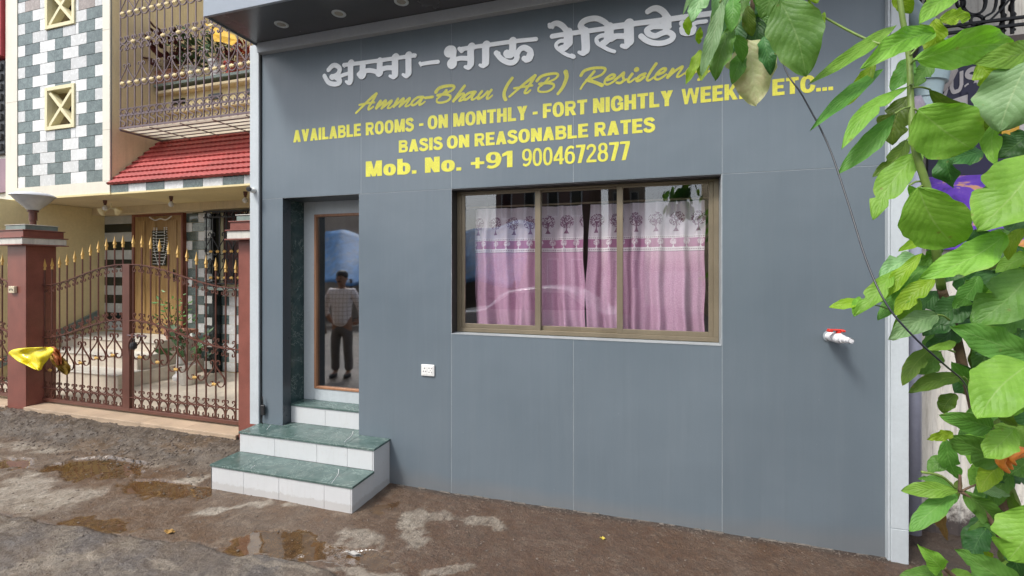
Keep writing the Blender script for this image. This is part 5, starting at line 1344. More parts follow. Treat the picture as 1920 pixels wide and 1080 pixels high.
# pots on the parapet
m_terra = M('terracotta', (.36, .17, .11), .75, var=.2, vs=12); m_redpot = M('red_pot', (.42, .06, .04), .5)
m_croton = M('croton_leaf', (.12, .022, .022), .5, var=.5, vs=20, rnd=.3); m_pleaf = M('pot_plant_leaf', (.045, .10, .03), .5, var=.35, vs=20, rnd=.3)
def pot_plant(name, c, r, h, pm, lm, spread, nl, label, ls=.11, square=False, grp='potted plants on the balcony parapet', cat='potted plant', up=.3, parts='foliage'):
    t = empty(name, c, label, cat, grp); rr = random.Random(int(abs(c[0])*100)+nl)
    if square: MB().box(-r*1.6, r*1.6, -r*.6, r*.6, 0, h, .01).box(-r*1.65, r*1.65, -r*.65, r*.65, h*.86, h*.99, .006).build('pot', pm, t)
    else: MB().lathe([(r*.68, 0), (r*.95, h*.85), (r*1.06, h*.86), (r*1.06, h), (r*.9, h), (r*.85, h*.9), (.001, h*.9)], 18).build('pot', pm, t, angle=40)
    fo = MB(); st = MB()
    for k in range(nl):
        a = rr.uniform(0, 6.28); el = rr.uniform(.1, 1.3); d = spread*rr.uniform(.25, 1)
        tip = Vector((math.cos(a)*math.cos(el)*d*(1.6 if square else 1), math.sin(a)*math.cos(el)*d*.8, h+math.sin(el)*d*1.2*(1+up)))
        ax = (Vector((math.cos(a), math.sin(a), rr.uniform(-.5, .8)))).normalized(); sd_ = ax.cross(Vector((rr.uniform(-.4, .4), rr.uniform(-1, -.2), 1))).normalized()
        L = ls*rr.uniform(.6, 1.2); w = L*rr.uniform(.16, .28); n = ax.cross(sd_)
        p = [tip, tip+ax*L*.35+sd_*w+n*.01, tip+ax*L*.75+sd_*w*.7, tip+ax*L-n*L*.15, tip+ax*L*.75-sd_*w*.7, tip+ax*L*.35-sd_*w+n*.01, tip+ax*L*.4-n*w*.3]
        fo.add(p, [(0, 1, 6), (1, 2, 6), (2, 3, 6), (3, 4, 6), (4, 5, 6), (5, 0, 6)])
        if k % 5 == 0: st.tube([(0, 0, h*.8), tuple(tip*.5+Vector((0, 0, h*.4))), tuple(tip)], .005, 4)
    o = fo.build(parts, lm, t); tag(o, kind='stuff'); st.build('stems', m_iron, t)
    return t
zc = 4.546
pot_plant('potted_plant', (P(312, 130, 1.93).x, 1.93, zc), .19, .22, m_terra, m_croton, .42, 150, 'dark red croton in a wide terracotta trough on the balcony', .17, True)
pot_plant('potted_plant', (P(365, 120, 1.93).x, 1.93, zc), .13, .22, m_mar_w, m_pleaf, .42, 130, 'bushy green plant in a pale pot on the balcony', .13)
pot_plant('potted_plant', (P(408, 120, 1.93).x, 1.93, zc), .12, .26, m_pl, m_pleaf, .28, 60, 'green plant in a white pot on the balcony', .12)
pot_plant('potted_plant', (P(436, 120, 1.93).x, 1.93, zc), .11, .20, m_redpot, m_croton, .22, 45, 'small plant in a red bowl pot on the balcony', .11)
pot_plant('potted_plant', (P(462, 110, 1.93).x, 1.93, zc), .12, .22, m_terra, M('red_leaf', (.38, .05, .02), .5, var=.4, vs=20), .24, 60, 'red-leaved plant in a terracotta pot on the balcony', .12)
pot_plant('potted_plant', (P(352, 640, 1.55).x, 1.55, .14), .13, .28, m_mar_w, m_pleaf, .30, 34, 'spidery green plant in a white pot on the porch floor', .22, grp='potted plants in the porch', up=.8)
t = pot_plant('potted_plant', (P(322, 520, 1.95).x, 1.95, .68), .10, .18, m_terra, M('fresh_leaf', (.10, .24, .05), .5, var=.3, vs=20), .34, 60, 'light green bushy plant on the porch step before the door', .09, grp='potted plants in the porch', up=.6)
ps = empty('plant_stand', (P(340, 600, 1.75).x, 1.75, .14), 'white pedestal stand with terracotta top in the porch', 'stand')
MB().lathe([(.11, 0), (.11, .05), (.07, .09), (.055, .45), (.08, .62), (.13, .68)], 16).build('pedestal', m_pl, ps, angle=40)
MB().box(-.19, .19, -.12, .12, .681, .73, .006).build('stand_top', m_terra, ps)
# yellow awning cloth by the canopy end
o = MB().add([tuple(P(385, 44, 1.7)), tuple(P(440, 66, 1.7)), tuple(P(446, 76, 1.65)), tuple(P(436, 86, 1.6)), tuple(P(420, 80, 1.66)), tuple(P(402, 78, 1.6)), tuple(P(396, 62, 1.66))], [(0, 1, 2, 3, 4, 5, 6)]).build('yellow_cloth', M('yellow_cloth', (.70, .42, .03), .7, var=.2, vs=8))
o.modifiers.new('thick', 'SOLIDIFY').thickness = .004
tag(o, 'yellow cloth hanging behind the balcony bars near the dark canopy', 'cloth')
# neighbour beyond the tower at the far left
nh = empty('red_house', (0, 0, 0), 'red-topped house with dark shutters at the far left edge', 'house')
MB().box(-13.5, -9.56, 1.30, 4, 2.72, 7.5).build('wall', m_trim, nh)
m_redp = M('red_paint', (.45, .06, .07), .6, var=.15)
MB().box(-13.5, -9.56, 1.16, 1.295, 5.03, 7.5, .004).build('red_band', m_redp, nh)
sh_ = MB().box(-13.5, -9.63, 1.24, 1.295, 3.55, 5.0, .004).build('shutter', M('dark_shutter', (.05, .055, .06), .5, var=.3, vs=8), nh)
for k in range(9): MB().box(-13.4, -9.66, 1.205, 1.2395, 3.60+k*.155, 3.70+k*.155, .004).build('shutter_slat', M('shutter_slat', (.06, .065, .07), .5, var=.3, vs=8) if k == 0 else bpy.data.materials['shutter_slat'], sh_)
MB().box(-13.5, -9.64, 1.26, 1.295, 2.95, 3.48, .003).build('mauve_panel', M('mauve_panel', (.30, .20, .24), .6), nh)
for k in range(5): MB().box(-9.62, -9.565, 1.27, 1.299, 2.98+k*.3, 3.12+k*.3, .002).build('tile', m_df, nh)
# ------------------------------------------------------------------ right neighbour
m_rib = None
def rib_mat():
    m, nt, b = mat_new('stained_plaster'); v = pos(nt)
    n1 = noise(nt, v, 4, 7, .68); n2 = noise(nt, pos(nt, (10, 10, .8)), 4, 6, .7)
    c = mixc(nt, n1, (.50, .48, .43), (.66, .64, .59)); c = mixc(nt, ramp(nt, n2, [(.5, 0), (.72, .6)]), c, (.20, .17, .15))
    sx = node(nt, 'ShaderNodeSeparateXYZ'); g_ = node(nt, 'ShaderNodeNewGeometry'); nt.links.new(g_.outputs['Position'], sx.inputs[0])
    n5 = noise(nt, v, 12, 6, .7)
    c = mixc(nt, ramp(nt, math_(nt, 'ADD', sx.outputs[2], math_(nt, 'MULTIPLY_ADD', n5, -.7, .35)), [(.08, 1), (.26, 0)]), c, (.05, .04, .038))
    sp_ = noise(nt, v, 60, 4, .8)
    left = ramp(nt, math_(nt, 'ADD', sx.outputs[0], math_(nt, 'MULTIPLY', n5, -.1)), [(.0, 0), (1, 0)])
    c = mixc(nt, ramp(nt, sp_, [(.62, 0), (.68, .5)]), c, (.13, .09, .08))
    nt.links.new(c, b.inputs['Base Color']); b.inputs['Roughness'].default_value = .85
    bump(nt, b, n5, .3, .01); return m
m_rib = rib_mat()
rn = empty('right_house', (0, 0, 0), 'off-white ribbed wall of the next house behind the leafy bush', 'house')
RY = .42
mb = MB(); x = 1.50; n = 0; v0 = []
xs_ = []
while x < 5.5: xs_.append(x); x += .0125
ys_ = [RY + .005*math.sin(i*1.1) + (.002 if i % 7 == 0 else 0) for i in range(len(xs_))]
for z in (-.1, 3.12):
    for i, x in enumerate(xs_): mb.v.append((x, ys_[i], z))
n = len(xs_)
for i in range(n-1): mb.f.append((i, i+1, n+i+1, n+i))
mb.build('ribbed_wall', m_rib, rn)
MB().box(1.50, 5.5, RY+.012, 4, -.1, 3.12).box(1.50, 5.5, RY+.9, 4, 3.13, 6).build('wall', m_rib, rn)
MB().box(1.50, 5.5, RY-.05, RY+.9, 3.125, 3.23, .004).build('balcony_slab', M('brown_slab', (.15, .12, .11), .7, var=.2), rn)
# grille above
rg = empty('right_balcony_grille', (0, 0, 0), 'black wrought iron balcony railing with round scrolls at the top right', 'grille')
gyy = RY-.04
rm = lambda pts, w: MB().ribbon(crom([(P(a, b_, gyy).x, P(a, b_, gyy).z) for a, b_ in pts], 5), w, .014).build('scroll', m_black, rg, loc=(0, gyy, 0))
for zz in (3.285, 3.33): MB().box(1.55, 4.5, gyy-.01, gyy+.01, zz, zz+.016).build('rail', m_black, rg)
for base in (0, 150, -150, 300):
    o_ = base
    ring = [(1826+o_+22*math.cos(a), 4+24*math.sin(a)) for a in [k*math.pi/6 for k in range(13)]]; rm(ring, .016)
    ring = [(1832+o_+12*math.cos(a), 39+10*math.sin(a)) for a in [k*math.pi/5 for k in range(11)]]; rm(ring, .014)
    rm([(1862+o_, -20), (1868+o_, 0), (1862+o_, 22), (1846+o_, 32), (1838+o_, 45), (1815+o_, 52), (1790+o_, 45)], .012)
    rm([(1792+o_, -16), (1795+o_, 10), (1806+o_, 14), (1808+o_, 3), (1800+o_, -2)], .012)
    rm([(1900+o_, -10), (1880+o_, 14), (1856+o_, 38), (1838+o_, 46)], .012)
for px in (1880, 1898, 2060, 2080, 1740, 1725): 
    x = P(px, 0, gyy+.02).x; q = [(x+.012*math.cos(k*1.2), gyy+.02+.012*math.sin(k*1.2), 3.27+k*.02) for k in range(45)]
    MB().tube(q, .009, 5).tube([(x, gyy+.02, 3.25), (x, gyy+.02, 4.3)], .010, 6).build('twisted_bar', m_black, rg)
# poster
po = empty('poster', (0, RY-.03, 0), 'dark and purple advertising poster behind the leaves with white JUST lettering', 'poster')
m_pos = M('poster_navy', (.016, .012, .05), .35, var=.2); m_posp = None
mpp, ntp, bp = mat_new('poster_purple'); vp = pos(ntp); np_ = noise(ntp, pos(ntp, (1, 1, 2.5)), 3.2, 5, .6, 1.5)
ntp.links.new(ramp(ntp, np_, [(.30, (.015, .008, .06)), (.45, (.10, .03, .38)), (.56, (.13, .05, .42)), (.60, (.50, .26, .20)), (.66, (.62, .30, .07)), (.75, (.10, .02, .12))]), bp.inputs['Base Color']); bp.inputs['Roughness'].default_value = .3
x0p, x1p = 1.74, 2.95
MB().box(x0p, x1p, -.004, .02, 2.36, 3.11).build('poster_sheet', m_pos, po); MB().box(x0p, x1p, -.004, .02, 1.88, 2.3595).build('poster_sheet', mpp, po)
mw = M('poster_white', (.62, .58, .58), .5, var=.1)
yy = RY-.03
def pw(px, py): p = P(px, py, yy); return (p.x, p.z)
MB().prism([pw(1738, 182), pw(1752, 180), pw(1758, 196), pw(1800, 182), pw(1868, 160), pw(1920, 140), pw(1935, 250), pw(1738, 250)], .002).build('poster_band', mw, po, loc=(0, -.0065, 0))
a_, b_ = pw(1764, 187), pw(1830, 152)
word('JUST', a_[0]-.02, a_[0]+.27, a_[1], a_[1]+.135, stem_=.2, name='poster_word', y=-.007, parent=po, mat=mw, rot=.30)
a_ = pw(1800, 212); word('100', a_[0], a_[0]+.34, a_[1]-.02, a_[1]+.17, stem_=.26, name='poster_word', y=-.0095, parent=po, mat=m_pos, rot=.20)
a_ = pw(1828, 262); word('NG', a_[0], a_[0]+.22, a_[1], a_[1]+.15, stem_=.24, name='poster_word', y=-.0095, parent=po, mat=M('poster_yellow', (.75, .42, .04), .4), rot=.10)
a_ = pw(1740, 148)
MB().lathe([(.055, -.06), (.06, 0), (.05, .07), (.02, .10), (.001, .11)], 16).build('round_tag', mw, po, loc=(P(1772, 145, .3).x, -.05, P(1772, 145, .3).z), rot=(R(20), R(25), 0))
# drain pipe
pp = empty('drain_pipe', (0, 0, 0), 'grey plastic drain pipe with pale elbows beside the right white post', 'pipe')
pX = P(1709, 600, .17).x
MB().tube([(pX, .17, .10), (pX, .17, 2.75)], .050, 18).build('pipe', M('grey_pvc', (.33, .35, .45), .35, var=.1, vs=2, streak=.25), pp, smooth=True)
m_pe = M('pale_blue_pvc', (.42, .56, .60), .35, var=.06)
c_ = P(1742, 150, .22)
MB().lathe([(.060, -.22), (.066, -.2), (.066, -.12), (.075, -.118), (.078, -.02), (.094, -.018), (.098, .10), (.085, .14)], 22).build('socket', m_pe, pp, loc=tuple(c_), rot=(0, R(8), 0), angle=40)
MB().tube(crom([tuple(c_+Vector((.0, 0, .12))), tuple(c_+Vector((.02, 0, .24))), tuple(c_+Vector((-.03, .02, .36))), tuple(c_+Vector((-.12, .03, .5)))], 5), .07, 18).build('elbow', m_pe, pp, smooth=True)
MB().tube(crom([tuple(c_+Vector((0, 0, -.2))), tuple(c_+Vector((-.02, -.0, -.32))), (pX, .17, 2.80), (pX, .17, 2.70)], 5), .055, 18).build('elbow', M('mauve_pvc', (.42, .36, .44), .4), pp, smooth=True)

# ------------------------------------------------------------------ the leafy bush
def leaf_mat(name, a, b_, vein, trans=.42, blotch=0., bc=None):
    m, nt, b = mat_new(name)
    uvn = node(nt, 'ShaderNodeUVMap'); sp = node(nt, 'ShaderNodeSeparateXYZ'); nt.links.new(uvn.outputs[0], sp.inputs[0])
    u = math_(nt, 'SUBTRACT', sp.outputs[0], .5); v = sp.outputs[1]; au = math_(nt, 'ABSOLUTE', u)
    oi = node(nt, 'ShaderNodeObjectInfo'); g_ = node(nt, 'ShaderNodeTexCoord')
    nz = noise(nt, g_.outputs['Object'], 14, 5, .65); nz2 = noise(nt, g_.outputs['Object'], 60, 4, .7)
    c = mixc(nt, ramp(nt, nz, [(.3, 0), (.7, 1)]), a, b_)
    mid = ramp(nt, au, [(.0, 1), (.022, 0)])
    # side veins run forward from the midrib
    ph = math_(nt, 'SUBTRACT', math_(nt, 'MULTIPLY', v, 9.0), math_(nt, 'MULTIPLY', au, 6.0))
    ph = math_(nt, 'ADD', ph, math_(nt, 'MULTIPLY', nz, 1.3))
    sv = math_(nt, 'ABSOLUTE', math_(nt, 'SUBTRACT', math_(nt, 'FRACT', ph), .5))
    side_ = ramp(nt, sv, [(.0, 1), (.10, 0)])
    c = mixc(nt, math_(nt, 'MULTIPLY', side_, .16), c, vein); c = mixc(nt, math_(nt, 'MULTIPLY', mid, .75), c, vein)
    c = mixc(nt, ramp(nt, nz2, [(.5, 0), (.8, .25)]), c, tuple(x*1.5 for x in b_))
    if blotch: c = mixc(nt, math_(nt, 'MULTIPLY', ramp(nt, nz, [(.45, 0), (.6, 1)]), blotch), c, bc)
    vo_ = node(nt, 'ShaderNodeTexVoronoi', inp={'Scale': 32.}); nt.links.new(g_.outputs['Object'], vo_.inputs['Vector'])
    c = mixc(nt, math_(nt, 'MULTIPLY', ramp(nt, vo_.outputs['Distance'], [(.10, 1), (.2, 0)]), ramp(nt, nz, [(.52, 0), (.6, .6)])), c, (.22, .17, .05))
    # browned margin spots
    c = mixc(nt, math_(nt, 'MULTIPLY', ramp(nt, au, [(.40, 0), (.5, 1)]), ramp(nt, nz, [(.55, 0), (.7, .5)])), c, (.28, .25, .07))
    h = node(nt, 'ShaderNodeHueSaturation'); nt.links.new(c, h.inputs['Color'])
    nt.links.new(math_(nt, 'MULTIPLY_ADD', oi.outputs['Random'], .4, .82), h.inputs['Value']); nt.links.new(math_(nt, 'MULTIPLY_ADD', oi.outputs['Random'], .018, .490), h.inputs['Hue']); c = h.outputs[0]
    nt.links.new(c, b.inputs['Base Color']); b.inputs['Roughness'].default_value = .36; b.inputs['Specular IOR Level'].default_value = .38
    nt.links.new(math_(nt, 'MULTIPLY_ADD', nz, .34, .34), b.inputs['Roughness'])
    hh = math_(nt, 'ADD', math_(nt, 'MULTIPLY', math_(nt, 'ABSOLUTE', math_(nt, 'SINE', math_(nt, 'MULTIPLY', ph, 3.1416))), .30), math_(nt, 'MULTIPLY', nz, 2.2))
    bp_ = bump(nt, b, hh, .45, .0045)
    tr = node(nt, 'ShaderNodeBsdfTranslucent'); c2 = mixc(nt, 1., c, (1.0, 1.25, .35), 'MULTIPLY'); nt.links.new(c2, tr.inputs[0]); nt.links.new(bp_, tr.inputs['Normal'])
    mx = node(nt, 'ShaderNodeMixShader', inp={0: trans}); nt.links.new(b.outputs[0], mx.inputs[1]); nt.links.new(tr.outputs[0], mx.inputs[2])
    nt.links.new(mx.outputs[0], nt.nodes['Material Output'].inputs[0]); return m
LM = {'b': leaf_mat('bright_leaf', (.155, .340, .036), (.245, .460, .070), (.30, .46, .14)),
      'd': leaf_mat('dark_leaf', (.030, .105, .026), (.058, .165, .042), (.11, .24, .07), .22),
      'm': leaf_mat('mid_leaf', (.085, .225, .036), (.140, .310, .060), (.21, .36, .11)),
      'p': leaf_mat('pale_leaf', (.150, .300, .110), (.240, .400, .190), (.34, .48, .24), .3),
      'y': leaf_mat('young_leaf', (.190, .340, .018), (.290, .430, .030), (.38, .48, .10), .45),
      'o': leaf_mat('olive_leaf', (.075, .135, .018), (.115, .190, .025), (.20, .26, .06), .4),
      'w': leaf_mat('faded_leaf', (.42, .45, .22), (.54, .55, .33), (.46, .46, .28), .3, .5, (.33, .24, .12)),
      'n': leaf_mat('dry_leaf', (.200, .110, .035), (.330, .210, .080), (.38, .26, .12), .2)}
bush = empty('leafy_bush', (1.25, -1.75, 0), 'big-leaved green bush in front of the right side of the grey house', 'bush')
bo = Vector((1.25, -1.75, 0))
lrr = random.Random(21)
def leaf(base, tip, wpx, t, tone, roll=None, droop=None, fold=None, dt=0., wav=None, shape=0):
    """base, tip in photo pixels; t distance from the camera; real 3-D blade with curl, fold and waves"""
    roll = lrr.uniform(-.45, .45) if roll is None else roll
    A_ = PT(*base, t+.5*dt); B_ = PT(*tip, t-.5*dt)
    # lean the blade in depth a little
    B_ += Vector((0, 1, 0))*lrr.uniform(-.03, .03)
    ax = B_-A_; L = ax.length; ax.normalize(); mid = (A_+B_)/2; view = (mid-Vector((0, -CD, CH))).normalized()
    s = ax.cross(view).normalized(); nrm = s.cross(ax).normalized()
    if nrm.dot(view) > 0: nrm = -nrm
    s = ax.cross(nrm)
    rm_ = Matrix.Rotation(roll, 3, ax); s = rm_ @ s; nrm = rm_ @ nrm
    hw = wpx*t/FPX/2 / max(.35, math.cos(roll)) 
    droop = lrr.uniform(.04, .12) if droop is None else droop
    fold = lrr.uniform(.10, .30) if fold is None else fold
    wav = lrr.uniform(.03, .085) if wav is None else wav
    nu, nv = 10, 26; V = []; F = []; UV = []; ph = lrr.uniform(0, 6); ph2 = lrr.uniform(0, 6); fr = lrr.uniform(1.5, 3)
    side_curve = lrr.uniform(-.08, .08)
    bite = [(lrr.choice((-1, 1)), lrr.uniform(.3, .9), lrr.uniform(.25, .6), lrr.uniform(.02, .05)) for _ in range(lrr.choice((0, 0, 1, 2)))]; prim = lrr.uniform(.75, 1.15); wp = lrr.uniform(0, 6)
    for j in range(nv+1):
        v = j/nv
        if shape == 0: prof = (math.sin(math.pi*min(1, v**(.88*prim))))**.72 * (.80+.20*v)
        elif shape == 1: prof = (math.sin(math.pi*v**.95))**.9 * (.7+.3*v)       # narrow
        else: prof = (math.sin(math.pi*v**1.05))**.55
        if v >= .999 or v <= 0: prof = .012
        prof *= 1 + .05*math.sin(v*19+ph)*wav*8
        for i in range(nu+1):
            u = i/nu*2-1
            pe = prof * (1 + .045*math.sin(v*13+wp+(2 if u > 0 else 0)) + .03*math.sin(v*31+wp*2+(1 if u > 0 else 0)))
            for sb, vb, db, wb in bite:
                if u*sb > 0: pe *= 1 - db*math.exp(-((v-vb)/wb)**2)
            w = u*hw*pe
            z = -droop*L*4*(v-.5)**2 + droop*L + abs(u)**1.4*fold*hw*prof + wav*hw*2.4*math.sin(v*fr*6+ph+(0 if u > 0 else 1.7))*abs(u)**1.5 + .05*hw*math.sin(v*11+u*3+ph2)*math.sin(v*5+u*4+ph)
            c = A_ + ax*(L*v) + s*(w + side_curve*L*math.sin(math.pi*v)) + nrm*z
            V.append(c-bo); UV.append((i/nu, v))
    for j in range(nv):
        for i in range(nu):
            a = j*(nu+1)+i; F.append((a, a+1, a+nu+2, a+nu+1))
    me = bpy.data.meshes.new('leaf'); me.from_pydata([tuple(x) for x in V], [], F); me.update()
    ul = me.uv_layers.new(name='UVMap'); li = np.zeros(len(me.loops), np.int32); me.loops.foreach_get('vertex_index', li)
    ul.data.foreach_set('uv', np.array(UV, np.float32)[li].ravel()); me.shade_smooth(); me.materials.append(LM[tone])
    return link('leaf', me, None, bush)
LEAVES = [
 # hanging cluster, top middle
 ((1355, -40), (1337, 52), 32, 1.45, 'p'), ((1335, -30), (1296, 42), 38, 1.42, 'p'), ((1305, -30), (1281, 23), 9, 1.42, 'p', 0, .05),
 ((1356, 0), (1316, 138), 30, 1.38, 'p', .2, .05), ((1292, 30), (1293, 58), 18, 1.5, 'y'), ((1313, 50), (1312, 76), 15, 1.5, 'y'),
 ((1314, 93), (1287, 153), 20, 1.48, 'y'), ((1330, 105), (1314, 158), 23, 1.5, 'y'), ((1374, 50), (1340, 150), 46, 1.42, 'm', .2, .1, .25, 0, .12),
 ((1392, 100), (1370, 162), 32, 1.47, 'm'), ((1398, -20), (1362, 64), 40, 1.46, 'm'), ((1402, 5), (1398, 52), 44, 1.52, 'd'), ((1418, 30), (1413, 106), 46, 1.5, 'd'),
 ((1380, 40), (1385, 110), 40, 1.54, 'd'), ((1440, 20), (1432, 90), 40, 1.55, 'd'), ((1403, 75), (1416, 202), 92, 1.46, 'w', .1, .05, .15), ((1432, 68), (1444, 142), 34, 1.40, 'd', -.2, .12, .3, 0, .12),
 ((1452, -30), (1428, 30), 52, 1.38, 'm', 0), ((1462, 0), (1508, 148), 98, 1.30, 'm', -.05, .04, .10, 0, .03), ((1526, -30), (1530, 13), 30, 1.4, 'y'), ((1546, 22), (1528, 73), 20, 1.42, 'y', .3), ((1512, 5), (1524, 22), 14, 1.42, 'y'),
 # upper right
 ((1752, 62), (1616, 127), 50, 1.25, 'b', .1), ((1718, 112), (1900, 84), 74, 1.22, 'b', .15, .06, .2), ((1945, 92), (1828, 118), 56, 1.15, 'b', .2), ((1835, 118), (1872, 172), 46, 1.2, 'y', .1, .15, .4),
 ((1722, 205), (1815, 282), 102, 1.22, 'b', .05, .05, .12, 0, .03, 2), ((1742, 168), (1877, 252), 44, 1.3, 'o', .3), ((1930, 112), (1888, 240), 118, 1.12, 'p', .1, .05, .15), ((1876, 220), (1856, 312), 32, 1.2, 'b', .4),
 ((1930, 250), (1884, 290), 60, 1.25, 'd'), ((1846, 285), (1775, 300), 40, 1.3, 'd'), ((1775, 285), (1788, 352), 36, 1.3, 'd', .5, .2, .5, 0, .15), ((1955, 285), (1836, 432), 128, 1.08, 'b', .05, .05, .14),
 ((1722, 352), (1802, 462), 100, 1.18, 'b', .1, .06, .18, 0, .03, 2), ((1885, 441), (1732, 522), 64, 1.12, 'b', .1, .04, .2), ((1682, 46), (1517, 156), 30, 1.35, 'b', .3, .06, .2, .1, None, 1), ((1656, 130), (1516, 247), 30, 1.38, 'm', .3, .05, .2, .1, None, 1),
 ((1642, 118), (1596, 192), 28, 1.4, 'y'), ((1702, 163), (1572, 284), 36, 1.34, 'b', .3, .05, .2, 0, None, 1), ((1678, 213), (1574, 326), 42, 1.36, 'm', .25, .05, .2, 0, None, 1), ((1706, 178), (1680, 268), 56, 1.4, 'o'), ((1705, 105), (1672, 172), 36, 1.42, 'm'),
 ((1700, 262), (1632, 334), 32, 1.35, 'o'), ((1726, 286), (1636, 412), 54, 1.3, 'b', .2), ((1704, 348), (1734, 394), 20, 1.35, 'b', .3), ((1742, 438), (1680, 472), 20, 1.35, 'y', .2),
 ((1753, 35), (1767, 98), 42, 1.28, 'y'), ((1762, 36), (1818, 34), 32, 1.27, 'y'), ((1690, -25), (1712, 22), 36, 1.3, 'y'), ((1810, -25), (1715, 52), 44, 1.2, 'b', .2), ((1745, 52), (1680, 80), 26, 1.32, 'y'), ((1745, -30), (1762, 22), 30, 1.32, 'y'),
 # middle right
 ((1730, 474), (1662, 568), 30, 1.22, 'y', .3, .08, .3, 0, None, 1), ((1738, 498), (1668, 578), 52, 1.26, 'm'), ((1752, 523), (1688, 594), 38, 1.2, 'y', .2), ((1760, 545), (1700, 588), 36, 1.35, 'd'), ((1816, 558), (1757, 606), 50, 1.3, 'd', 0, .05, .15, 0, .03, 2),
 ((1865, 508), (1803, 600), 72, 1.3, 'd'), ((1935, 508), (1838, 614), 92, 1.12, 'm', .1, .05, .2), ((1900, 446), (1828, 494), 44, 1.3, 'd'), ((1926, 478), (1878, 512), 34, 1.2, 'b'), ((1918, 428), (1896, 488), 26, 1.15, 'y', .4),
 ((1757, 590), (1668, 637), 44, 1.22, 'p'), ((1792, 612), (1735, 652), 42, 1.34, 'd'), ((1938, 668), (1787, 612), 66, 1.12, 'm', .1, .05, .2), ((1832, 596), (1763, 612), 26, 1.35, 'd'), ((1930, 585), (1836, 622), 54, 1.2, 'm'),
 ((1748, 652), (1693, 724), 32, 1.28, 'o', .3), ((1806, 706), (1708, 738), 32, 1.28, 'o', .2), ((1793, 643), (1737, 655), 18, 1.2, 'b'), ((1797, 612), (1733, 668), 42, 1.36, 'm'), ((1936, 680), (1818, 778), 104, 1.08, 'b', .05, .05, .15),
 ((1792, 738), (1774, 778), 30, 1.3, 'o'), ((1862, 803), (1768, 782), 46, 1.2, 'm'), ((1788, 812), (1741, 826), 20, 1.2, 'y'), ((1875, 870), (1772, 816), 64, 1.22, 'm'), ((1903, 803), (1833, 852), 50, 1.1, 'b'),
 ((1868, 738), (1905, 800), 28, 1.14, 'o', .3, None, None, 0, None, 1), ((1922, 730), (1902, 782), 28, 1.14, 'b'), ((1775, 822), (1798, 898), 34, 1.26, 'm'), ((1872, 876), (1822, 914), 36, 1.22, 'y'), ((1935, 906), (1842, 900), 22, 1.3, 'd'),
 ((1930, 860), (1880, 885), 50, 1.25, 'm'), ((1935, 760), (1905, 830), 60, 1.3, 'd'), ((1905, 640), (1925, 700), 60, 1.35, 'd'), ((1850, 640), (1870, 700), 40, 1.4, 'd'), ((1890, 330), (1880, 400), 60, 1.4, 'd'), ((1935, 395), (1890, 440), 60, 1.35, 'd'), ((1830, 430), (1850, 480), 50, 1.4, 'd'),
 # lower whorls
 ((1795, 921), (1700, 930), 32, 1.18, 'b', .1), ((1793, 917), (1728, 903), 20, 1.24, 'm'), ((1790, 925), (1697, 988), 36, 1.2, 'm', .2), ((1796, 928), (1750, 952), 28, 1.22, 'm'), ((1765, 940), (1783, 1018), 20, 1.22, 'n', .5, .05, .5),
 ((1764, 948), (1744, 992), 14, 1.24, 'n', .4), ((1805, 922), (1870, 986), 46, 1.2, 'm'), ((1830, 908), (1882, 922), 22, 1.28, 'p'), ((1880, 905), (1885, 970), 44, 1.32, 'o'), ((1940, 948), (1898, 1058), 96, 1.05, 'b', .1, .05, .15), ((1908, 1015), (1920, 1095), 34, 1.15, 'd'),
 ((1768, 1068), (1711, 1010), 40, 1.12, 'b', .1), ((1766, 1070), (1683, 1078), 26, 1.14, 'm', .3), ((1915, 1105), (1801, 1040), 58, 1.05, 'm', .1), ((1765, 1074), (1700, 1100), 24, 1.14, 'b'), ((1778, 1076), (1835, 1092), 24, 1.12, 'b'), ((1800, 900), (1786, 935), 14, 1.25, 'o'),
 ((1770, 470), (1700, 500), 34, 1.3, 'm'), ((1780, 590), (1728, 628), 40, 1.32, 'd'), ((1830, 460), (1780, 530), 50, 1.36, 'd'), ((1905, 520), (1862, 575), 46, 1.22, 'b'), ((1885, 620), (1850, 668), 40, 1.3, 'd'), ((1925, 800), (1880, 850), 56, 1.2, 'b'),
 ((1860, 640), (1820, 700), 40, 1.4, 'm'), ((1900, 960), (1850, 1010), 50, 1.3, 'm'), ((1850, 990), (1815, 1045), 40, 1.3, 'd'), ((1740, 120), (1700, 170), 34, 1.4, 'm'), ((1780, 400), (1770, 455), 44, 1.42, 'd'), ((1900, 170), (1880, 225), 50, 1.32, 'm'),
 ((1722, 480), (1648, 520), 40, 1.28, 'p', .2), ((1675, 506), (1598, 592), 38, 1.25, 'b', .3, .08, .3, 0, None, 1), ((1626, 566), (1561, 578), 22, 1.25, 'y'), ((1612, 556), (1596, 592), 18, 1.26, 'b'), ((1690, 540), (1640, 600), 30, 1.3, 'm'),
 ((1725, 560), (1678, 640), 34, 1.27, 'b', .2), ((1765, 660), (1712, 700), 34, 1.3, 'm'), ((1790, 860), (1745, 890), 30, 1.28, 'm'), ((1840, 500), (1850, 560), 44, 1.45, 'd'), ((1800, 500), (1812, 560), 40, 1.45, 'd'), ((1900, 560), (1880, 640), 60, 1.42, 'd'), ((1860, 860), (1850, 900), 40, 1.4, 'd'),
 # outside the frame : the crown goes on
 ((1960, 200), (2040, 260), 90, 1.2, 'b'), ((1980, 420), (2060, 500), 90, 1.25, 'm'), ((1970, 620), (2050, 680), 90, 1.2, 'b'), ((1960, 820), (2050, 900), 90, 1.2, 'm'), ((1980, 50), (2060, 20), 80, 1.2, 'b'), ((1700, -50), (1640, -120), 60, 1.3, 'm'), ((1850, -40), (1900, -130), 70, 1.25, 'b'), ((1480, -60), (1430, -120), 60, 1.4, 'm'), ((1900, 1100), (1960, 1180), 80, 1.1, 'm'), ((1820, 1110), (1780, 1190), 60, 1.12, 'b')]
